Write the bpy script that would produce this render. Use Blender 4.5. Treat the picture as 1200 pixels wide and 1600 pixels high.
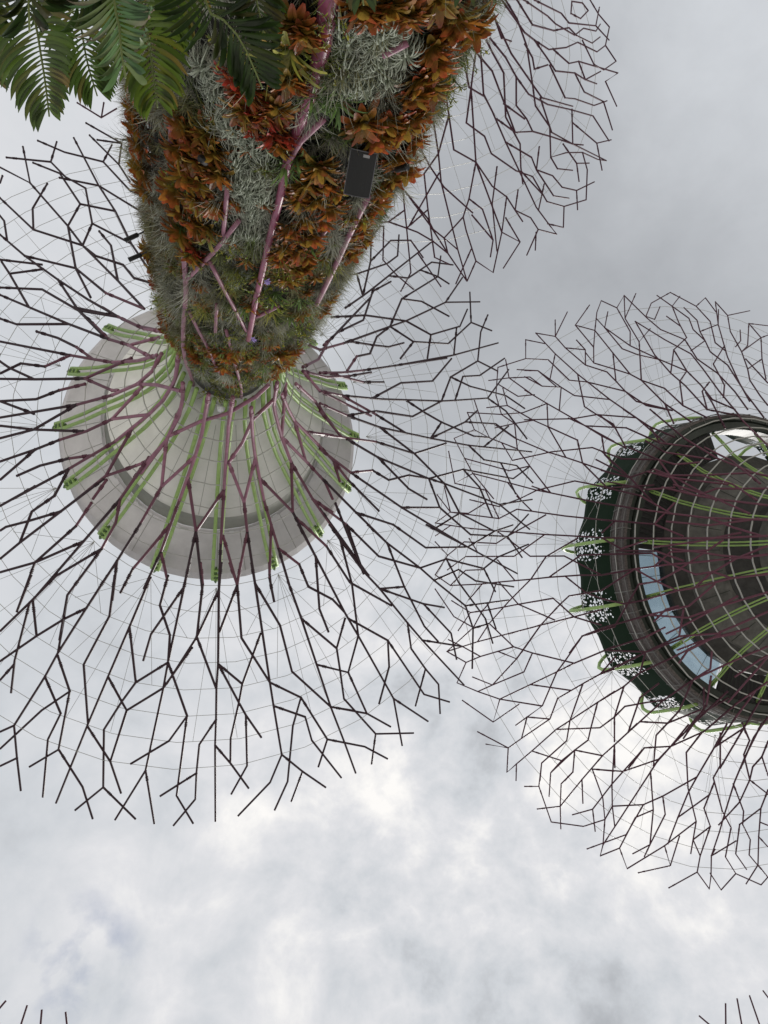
import bpy, math, random
import numpy as np
from mathutils import Vector, Matrix
R = math.radians
rng = random.Random(7)
FE = 174; FF_ = 192
for o in list(bpy.data.objects): bpy.data.objects.remove(o)
scene = bpy.context.scene
COL = scene.collection

# ------------------------------------------------------------------ camera
EYE = 1.6
cd = bpy.data.cameras.new('camera'); cam = bpy.data.objects.new('camera', cd); COL.objects.link(cam)
cd.sensor_fit = 'VERTICAL'; cd.sensor_height = 36.0; cd.lens = 36.0 * 1128.0 / 1600.0
cd.clip_start = 0.05; cd.clip_end = 4000
e1 = Vector((0.9615, 0.0, -0.2748)); e2 = Vector((0.0519, 0.9820, 0.1816)); e3 = Vector((0.26985, -0.18891, 0.94419))
M = Matrix((e1, -e2, -e3)).transposed().to_4x4(); M.translation = (0, 0, EYE)
cam.matrix_world = M
scene.camera = cam
scene.render.resolution_x = 768; scene.render.resolution_y = 1024

# ------------------------------------------------------------------ light and sky
scene.view_settings.view_transform = 'Standard'; scene.view_settings.look = 'None'
scene.view_settings.exposure = 0.0; scene.view_settings.gamma = 1.0
SUN_DIR = Vector((0.557, 0.30, 0.76)).normalized()
sd = bpy.data.lights.new('sun', 'SUN'); sd.energy = 2.6; sd.angle = R(18); sd.color = (1, .97, .92)
sun = bpy.data.objects.new('sun', sd); COL.objects.link(sun)
sun.rotation_euler = (-SUN_DIR).to_track_quat('-Z', 'Y').to_euler(); sun.location = (0, 0, 90)

w = bpy.data.worlds.new('World'); scene.world = w; w.use_nodes = True
nt = w.node_tree; N = nt.nodes; N.clear()
def nd(t, **k):
    n = N.new(t)
    for a, b in k.items(): setattr(n, a, b)
    return n
def lk(a, b): nt.links.new(a, b)
out = nd('ShaderNodeOutputWorld'); bg = nd('ShaderNodeBackground'); lk(bg.outputs[0], out.inputs[0])
sky = nd('ShaderNodeTexSky', sky_type='NISHITA', sun_disc=False)
sky.sun_elevation = math.asin(SUN_DIR.z); sky.sun_rotation = math.atan2(SUN_DIR.x, SUN_DIR.y)
tc = nd('ShaderNodeTexCoord')
def blob(d, lo, hi):
    """smooth 0..1 bump round a direction of the sky (a brighter or darker mass of cloud)"""
    v = nd('ShaderNodeVectorMath', operation='DOT_PRODUCT'); lk(tc.outputs['Generated'], v.inputs[0])
    v.inputs[1].default_value = Vector(d).normalized()
    m = nd('ShaderNodeMapRange', interpolation_type='SMOOTHSTEP'); lk(v.outputs['Value'], m.inputs[0])
    m.inputs[1].default_value = math.cos(R(hi)); m.inputs[2].default_value = math.cos(R(lo)); return m.outputs[0]
def math_(op, a, b=None, clamp=False):
    m = nd('ShaderNodeMath', operation=op, use_clamp=clamp)
    for i, x in enumerate((a, b)):
        if x is None: continue
        if isinstance(x, (int, float)): m.inputs[i].default_value = x
        else: lk(x, m.inputs[i])
    return m.outputs[0]
def noise(scale, detail, rough, dist, off=(0, 0, 0)):
    mp = nd('ShaderNodeMapping'); lk(tc.outputs['Generated'], mp.inputs[0]); mp.inputs['Location'].default_value = off
    n = nd('ShaderNodeTexNoise'); lk(mp.outputs[0], n.inputs['Vector'])
    n.inputs['Scale'].default_value = scale; n.inputs['Detail'].default_value = detail
    n.inputs['Roughness'].default_value = rough; n.inputs['Distortion'].default_value = dist
    return n.outputs['Fac']
n1 = noise(2.6, 6, .5, .1, (.3, .1, .7)); n2 = noise(8.5, 9, .58, .25, (1.3, 2.1, .2))
SKYB = 0.535
n3 = noise(4.4, 8, .56, .2, (2.2, 4.1, 1.2))
v = math_('ADD', math_('MULTIPLY', math_('SUBTRACT', n1, .5), .42), SKYB)
v = math_('ADD', v, math_('MULTIPLY', math_('SUBTRACT', n3, .5), .26))
# cauliflower edges of the sunlit cloud
puff = math_('MULTIPLY', math_('SUBTRACT', math_('ABSOLUTE', math_('SUBTRACT', noise(6.5, 10, .60, .1, (7.1, 3.3, 1.9)), .5)), .09), -1.5)
v = math_('ADD', v, math_('MULTIPLY', puff, math_('ADD', math_('MULTIPLY', blob((.42, .24, .87), 3, 26), .8), .04)))
gate = math_('ADD', math_('MULTIPLY', blob((.30, .33, .90), 5, 38), .75), .15)      # billowing detail, strongest in the bright cloud
v = math_('ADD', v, math_('MULTIPLY', math_('MULTIPLY', math_('SUBTRACT', n2, .5), 1.05), gate))
for d, lo, hi, amt in (((.557, .179, .811), 0, 12, .17), ((.45, .30, .84), 0, 34, .10), ((.52, -.50, .69), 2, 30, -.15), ((-.165, -.5, .83), 2, 30, .10),
                       ((.10, .31, .95), 0, 22, .07), ((.433, .339, .835), 0, 9, -.08), ((.62, -.62, .48), 0, 18, .12), ((.30, .28, .91), 0, 8, .05), ((0, .05, 1), 2, 22, .08)):
    v = math_('ADD', v, math_('MULTIPLY', blob(d, lo, hi), amt))
ramp = nd('ShaderNodeValToRGB'); lk(v, ramp.inputs[0]); el = ramp.color_ramp
cols = ((.20, (.33, .345, .37)), (.42, (.48, .50, .53)), (.58, (.63, .655, .69)), (.74, (.76, .765, .79)), (.92, (.99, .97, .945)))
el.elements[0].position = cols[0][0]; el.elements[0].color = (*cols[0][1], 1); el.elements[1].position = cols[-1][0]; el.elements[1].color = (*cols[-1][1], 1)
for p, c_ in cols[1:-1]: x = el.elements.new(p); x.color = (*c_, 1)
# thin spots of the cloud sheet where the clear sky shows through
hole = math_('MULTIPLY', blob((-.085, .333, .94), 0, 4.6), math_('MULTIPLY', math_('SUBTRACT', noise(19, 6, .55, .2, (5.2, .4, 3.3)), .43), 4.0, True), True)
sc = nd('ShaderNodeVectorMath', operation='SCALE'); lk(sky.outputs[0], sc.inputs[0]); sc.inputs[3].default_value = .13
mx = nd('ShaderNodeMixRGB'); lk(math_('MULTIPLY', hole, .50), mx.inputs[0]); lk(ramp.outputs[0], mx.inputs[1]); lk(sc.outputs[0], mx.inputs[2])
lk(mx.outputs[0], bg.inputs[0]); bg.inputs[1].default_value = 1.0

# ------------------------------------------------------------------ helpers
def mat(name, col, rough=.6, metal=0, var=0, vscale=6, trans=0, attr=None, bump=0, bscale=30, spec=.5, alpha=None):
    m = bpy.data.materials.new(name); m.use_nodes = True; t = m.node_tree; ns = t.nodes; ns.clear()
    o = ns.new('ShaderNodeOutputMaterial'); b = ns.new('ShaderNodeBsdfPrincipled')
    b.inputs['Roughness'].default_value = rough; b.inputs['Metallic'].default_value = metal
    b.inputs['Specular IOR Level'].default_value = spec
    c = ns.new('ShaderNodeRGB'); c.outputs[0].default_value = (*col, 1); cs = c.outputs[0]
    if attr:
        a = ns.new('ShaderNodeAttribute'); a.attribute_name = attr
        mu = ns.new('ShaderNodeMixRGB'); mu.blend_type = 'MULTIPLY'; mu.inputs[0].default_value = 1
        t.links.new(cs, mu.inputs[1]); t.links.new(a.outputs['Color'], mu.inputs[2]); cs = mu.outputs[0]
    if var:
        g = ns.new('ShaderNodeTexCoord'); nn = ns.new('ShaderNodeTexNoise'); nn.inputs['Scale'].default_value = vscale; nn.inputs['Detail'].default_value = 5
        nn.inputs['Roughness'].default_value = .65
        t.links.new(g.outputs['Object'], nn.inputs['Vector'])
        mr = ns.new('ShaderNodeMapRange'); mr.inputs[1].default_value = .3; mr.inputs[2].default_value = .7; mr.inputs[3].default_value = 1 - var; mr.inputs[4].default_value = 1 + var
        t.links.new(nn.outputs['Fac'], mr.inputs[0])
        vm = ns.new('ShaderNodeVectorMath'); vm.operation = 'SCALE'; t.links.new(cs, vm.inputs[0]); t.links.new(mr.outputs[0], vm.inputs[3]); cs = vm.outputs[0]
        if bump:
            n2_ = ns.new('ShaderNodeTexNoise'); n2_.inputs['Scale'].default_value = bscale; n2_.inputs['Detail'].default_value = 4; t.links.new(g.outputs['Object'], n2_.inputs['Vector'])
            bp = ns.new('ShaderNodeBump'); bp.inputs['Strength'].default_value = bump; t.links.new(n2_.outputs['Fac'], bp.inputs['Height']); t.links.new(bp.outputs[0], b.inputs['Normal'])
    t.links.new(cs, b.inputs['Base Color']); s = b.outputs[0]
    if trans:
        tr = ns.new('ShaderNodeBsdfTranslucent'); t.links.new(cs, tr.inputs[0]); ms = ns.new('ShaderNodeMixShader'); ms.inputs[0].default_value = trans
        t.links.new(s, ms.inputs[1]); t.links.new(tr.outputs[0], ms.inputs[2]); s = ms.outputs[0]
    t.links.new(s, o.inputs[0]); m['shader_in'] = 1
    return m
class MB:
    """collects vertices and faces of one mesh object"""
    def __init__(s): s.v = []; s.f = []; s.c = []; s.n = 0
    def add(s, v, f, col=None):
        v = np.asarray(v, float); s.v.append(v)
        for q in f: s.f.append(tuple(i + s.n for i in q))
        if col is not None: s.c.append(np.broadcast_to(np.asarray(col, float), (len(v), 3)))
        s.n += len(v)
    def tube(s, pts, r, n=6, caps=True, knob=True):
        pts = [np.asarray(p, float) for p in pts]; rr = r if hasattr(r, '__len__') else [r] * len(pts)
        T = []
        for i in range(len(pts)):
            a = pts[max(i - 1, 0)]; b = pts[min(i + 1, len(pts) - 1)]; d = b - a; L = np.linalg.norm(d); T.append(d / L if L > 1e-9 else np.array([0, 0, 1.]))
        up = np.array([0, 0, 1.]) if abs(T[0][2]) < .9 else np.array([1., 0, 0]); V = []
        for i, p in enumerate(pts):
            x = np.cross(up, T[i]); x /= np.linalg.norm(x) + 1e-12; y = np.cross(T[i], x); up = y
            # keep the wall thickness through a bend
            k = 1.0
            if 0 < i < len(pts) - 1:
                a = p - pts[i - 1]; b = pts[i + 1] - p; ca = np.dot(a, b) / (np.linalg.norm(a) * np.linalg.norm(b) + 1e-12); k = 1 / math.sqrt(max(.72, (1 + ca) / 2))
            for j in range(n):
                an = 2 * math.pi * j / n; V.append(p + rr[i] * (k if n > 3 else 1) * (math.cos(an) * x + math.sin(an) * y))
        F = [(i * n + j, i * n + (j + 1) % n, (i + 1) * n + (j + 1) % n, (i + 1) * n + j) for i in range(len(pts) - 1) for j in range(n)]
        if caps: F += [tuple(range(n))[::-1], tuple((len(pts) - 1) * n + j for j in range(n))]
        s.add(V, F)
    def box(s, c, sx, sy, sz, M3=None):
        V = np.array([(x * sx / 2, y * sy / 2, z * sz / 2) for x in (-1, 1) for y in (-1, 1) for z in (-1, 1)])
        if M3 is not None: V = V @ np.array(M3).T
        s.add(V + np.asarray(c, float), [(0, 1, 3, 2), (4, 6, 7, 5), (0, 4, 5, 1), (2, 3, 7, 6), (0, 2, 6, 4), (1, 5, 7, 3)])
    def lathe(s, prof, n=64, a0=0, a1=360, close=True):
        full = abs(a1 - a0) >= 359.9; m = n if full else n + 1; V = []
        for z, r in prof:
            for j in range(m):
                a = R(a0 + (a1 - a0) * j / n); V.append((r * math.cos(a), r * math.sin(a), z))
        F = []
        for i in range(len(prof) - 1):
            for j in range(n):
                k = (j + 1) % m; F.append((i * m + j, i * m + k, (i + 1) * m + k, (i + 1) * m + j))
        s.add(V, F)
    def ball(s, c, r, n=6):
        V = [(0, 0, r)] + [(r * math.sin(t) * math.cos(p), r * math.sin(t) * math.sin(p), r * math.cos(t)) for t in (math.pi / 3, 2 * math.pi / 3) for p in (2 * math.pi * k / n for k in range(n))] + [(0, 0, -r)]
        F = [(0, 1 + k, 1 + (k + 1) % n) for k in range(n)] + [(1 + k, 1 + n + k, 1 + n + (k + 1) % n, 1 + (k + 1) % n) for k in range(n)] + [(2 * n + 1, 1 + n + (k + 1) % n, 1 + n + k) for k in range(n)]
        s.add(np.array(V) + np.asarray(c, float), F)
    def mesh(s, name, m, smooth=False):
        me = bpy.data.meshes.new(name); v = np.concatenate(s.v) if s.v else np.zeros((0, 3))
        me.from_pydata(v.tolist(), [], s.f)
        if s.c:
            ca = me.color_attributes.new('Col', 'FLOAT_COLOR', 'POINT'); cc = np.concatenate(s.c); cc = np.c_[cc, np.ones(len(cc))]
            ca.data.foreach_set('color', cc.astype(np.float32).ravel())
        for q in (m if isinstance(m, (list, tuple)) else [m]): me.materials.append(q)
        if smooth: me.polygons.foreach_set('use_smooth', [True] * len(me.polygons))
        me.update(); return me
    def build(s, name, m, parent=None, smooth=False, loc=None):
        o = bpy.data.objects.new(name, s.mesh(name, m, smooth)); COL.objects.link(o)
        if parent: o.parent = parent
        if loc: o.location = loc
        return o
def tag(o, label=None, cat=None, group=None, kind=None):
    for k, v_ in (('label', label), ('category', cat), ('group', group), ('kind', kind)):
        if v_: o[k] = v_
    return o
def empty(name, loc, label, cat, group=None):
    o = bpy.data.objects.new(name, None); COL.objects.link(o); o.location = loc; o.empty_display_size = .3
    return tag(o, label, cat, group)
def copy_tree(o, parent=None):
    c = o.copy(); COL.objects.link(c); c.parent = parent
    for ch in list(o.children): copy_tree(ch, c)
    return c

# ------------------------------------------------------------------ materials
MT = {}
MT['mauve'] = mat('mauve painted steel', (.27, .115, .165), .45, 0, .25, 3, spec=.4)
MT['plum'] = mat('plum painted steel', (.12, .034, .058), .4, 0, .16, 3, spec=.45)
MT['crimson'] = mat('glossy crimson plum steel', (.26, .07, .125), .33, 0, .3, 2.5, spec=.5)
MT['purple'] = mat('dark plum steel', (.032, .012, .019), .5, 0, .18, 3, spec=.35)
MT['purple_far'] = mat('deep plum steel', (.065, .018, .033), .5, 0, .18, 3, spec=.35)  # darker plum for outer branches and the farther trees
MT['green'] = mat('lime painted steel', (.33, .50, .15), .5, 0, .14, 4)
MT['cable'] = mat('galvanised cable', (.42, .42, .40), .45, .3, .1, 4)
MT['dish'] = mat('white fabric membrane', (.68, .67, .635), .75, 0, .10, .8, trans=.34)
MT['dish_rim'] = mat('pale lilac grey cladding', (.54, .52, .52), .7, 0, .11, 1.0, trans=.26)
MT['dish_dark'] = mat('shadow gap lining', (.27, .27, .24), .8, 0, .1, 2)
MT['soil'] = mat('dark planting felt', (.016, .015, .011), .95, 0, .4, 5, bump=.4)
MT['concrete'] = mat('cast concrete', (.125, .12, .11), .6, 0, .45, 1.3, bump=.25, bscale=9)
MT['concrete_dark'] = mat('dark grey concrete', (.05, .047, .044), .7, 0, .4, 1.6)  # darker concrete tone for the bowl rim and lower bowl
MT['deck_dark'] = mat('dark slatted soffit', (.028, .026, .028), .7, 0, .2, 4)
MT['ring_dark'] = mat('dark green steel ring', (.022, .030, .022), .5, 0, .2, 3)
MT['rail'] = mat('dull grey steel rail', (.17, .165, .155), .6, .2, .2, 4)
MT['walk'] = mat('weathered pinkish grating', (.10, .085, .08), .8, 0, .45, 7, bump=.3)
MT['black'] = mat('black moulded plastic', (.008, .008, .009), .45, 0, .15, 8)
MT['green_dark'] = mat('moss green bracket', (.08, .15, .04), .6, 0, .3, 9)
MT['grille'] = mat('charcoal speaker grille', (.009, .0095, .0105), .6, 0, .2, 60, bump=.3, bscale=260)
MT['lip'] = mat('grey speaker edging', (.10, .10, .11), .5)
MT['badge'] = mat('silver grey badge', (.30, .30, .31), .4, .3)
MT['white'] = mat('white painted metal', (.75, .76, .78), .4)
MT['brom'] = mat('bromeliad leaf', (1, 1, 1), .42, 0, .25, 9, trans=.33, attr='Col', spec=.5)
MT['tuft'] = mat('air plant blade', (1, 1, 1), .7, 0, 0, trans=.25, attr='Col', spec=.25)
MT['leaf'] = mat('cycad leaflet', (1, 1, 1), .33, 0, .12, 12, trans=.4, attr='Col', spec=.55)
MT['rachis'] = mat('cycad stalk', (.16, .20, .06), .5, 0, .2, 8)
MT['bark'] = mat('cycad trunk fibre', (.09, .065, .045), .95, 0, .5, 12, bump=.8)
MT['lavender'] = mat('lilac petals', (.45, .36, .75), .6, trans=.3)
# perforated green metal fascia: the holes are real see-through cut-outs near every rib
def perforated():
    m = bpy.data.materials.new('perforated dark green metal'); m.use_nodes = True; t = m.node_tree; ns = t.nodes; ns.clear(); L = t.links.new
    o = ns.new('ShaderNodeOutputMaterial'); b = ns.new('ShaderNodeBsdfPrincipled'); b.inputs['Base Color'].default_value = (.010, .024, .012, 1); b.inputs['Roughness'].default_value = .7; b.inputs['Specular IOR Level'].default_value = .08
    tr = ns.new('ShaderNodeBsdfTransparent'); ms = ns.new('ShaderNodeMixShader'); g = ns.new('ShaderNodeTexCoord'); uv = ns.new('ShaderNodeUVMap')
    vo = ns.new('ShaderNodeTexVoronoi'); vo.inputs['Scale'].default_value = 5.0; L(g.outputs['Object'], vo.inputs['Vector'])
    th = ns.new('ShaderNodeMath'); th.operation = 'LESS_THAN'; th.inputs[1].default_value = .42; L(vo.outputs['Distance'], th.inputs[0])
    a = ns.new('ShaderNodeAttribute'); a.attribute_name = 'Col'; sp = ns.new('ShaderNodeSeparateColor'); L(a.outputs['Color'], sp.inputs[0])
    nn = ns.new('ShaderNodeTexNoise'); nn.inputs['Scale'].default_value = 2.6; nn.inputs['Detail'].default_value = 3; L(g.outputs['Object'], nn.inputs['Vector'])
    ad = ns.new('ShaderNodeMath'); ad.operation = 'ADD'; L(sp.outputs[0], ad.inputs[0]); L(nn.outputs['Fac'], ad.inputs[1])
    g2 = ns.new('ShaderNodeMath'); g2.operation = 'GREATER_THAN'; g2.inputs[1].default_value = 1.05; L(ad.outputs[0], g2.inputs[0])
    mu = ns.new('ShaderNodeMath'); mu.operation = 'MULTIPLY'; L(th.outputs[0], mu.inputs[0]); L(g2.outputs[0], mu.inputs[1])
    L(mu.outputs[0], ms.inputs[0]); L(b.outputs[0], ms.inputs[1]); L(tr.outputs[0], ms.inputs[2]); L(ms.outputs[0], o.inputs[0]); return m
MT['perf'] = perforated()
def glass():
    m = bpy.data.materials.new('blue tinted floor glass'); m.use_nodes = True; t = m.node_tree; ns = t.nodes; ns.clear(); L = t.links.new
    o = ns.new('ShaderNodeOutputMaterial'); tr = ns.new('ShaderNodeBsdfTransparent'); tr.inputs[0].default_value = (.60, .69, .74, 1)
    g = ns.new('ShaderNodeBsdfGlossy'); g.inputs['Roughness'].default_value = .1; g.inputs[0].default_value = (.6, .7, .75, 1)
    ms = ns.new('ShaderNodeMixShader'); ms.inputs[0].default_value = .12; L(tr.outputs[0], ms.inputs[1]); L(g.outputs[0], ms.inputs[2]); L(ms.outputs[0], o.inputs[0]); return m
MT['glass'] = glass()

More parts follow.
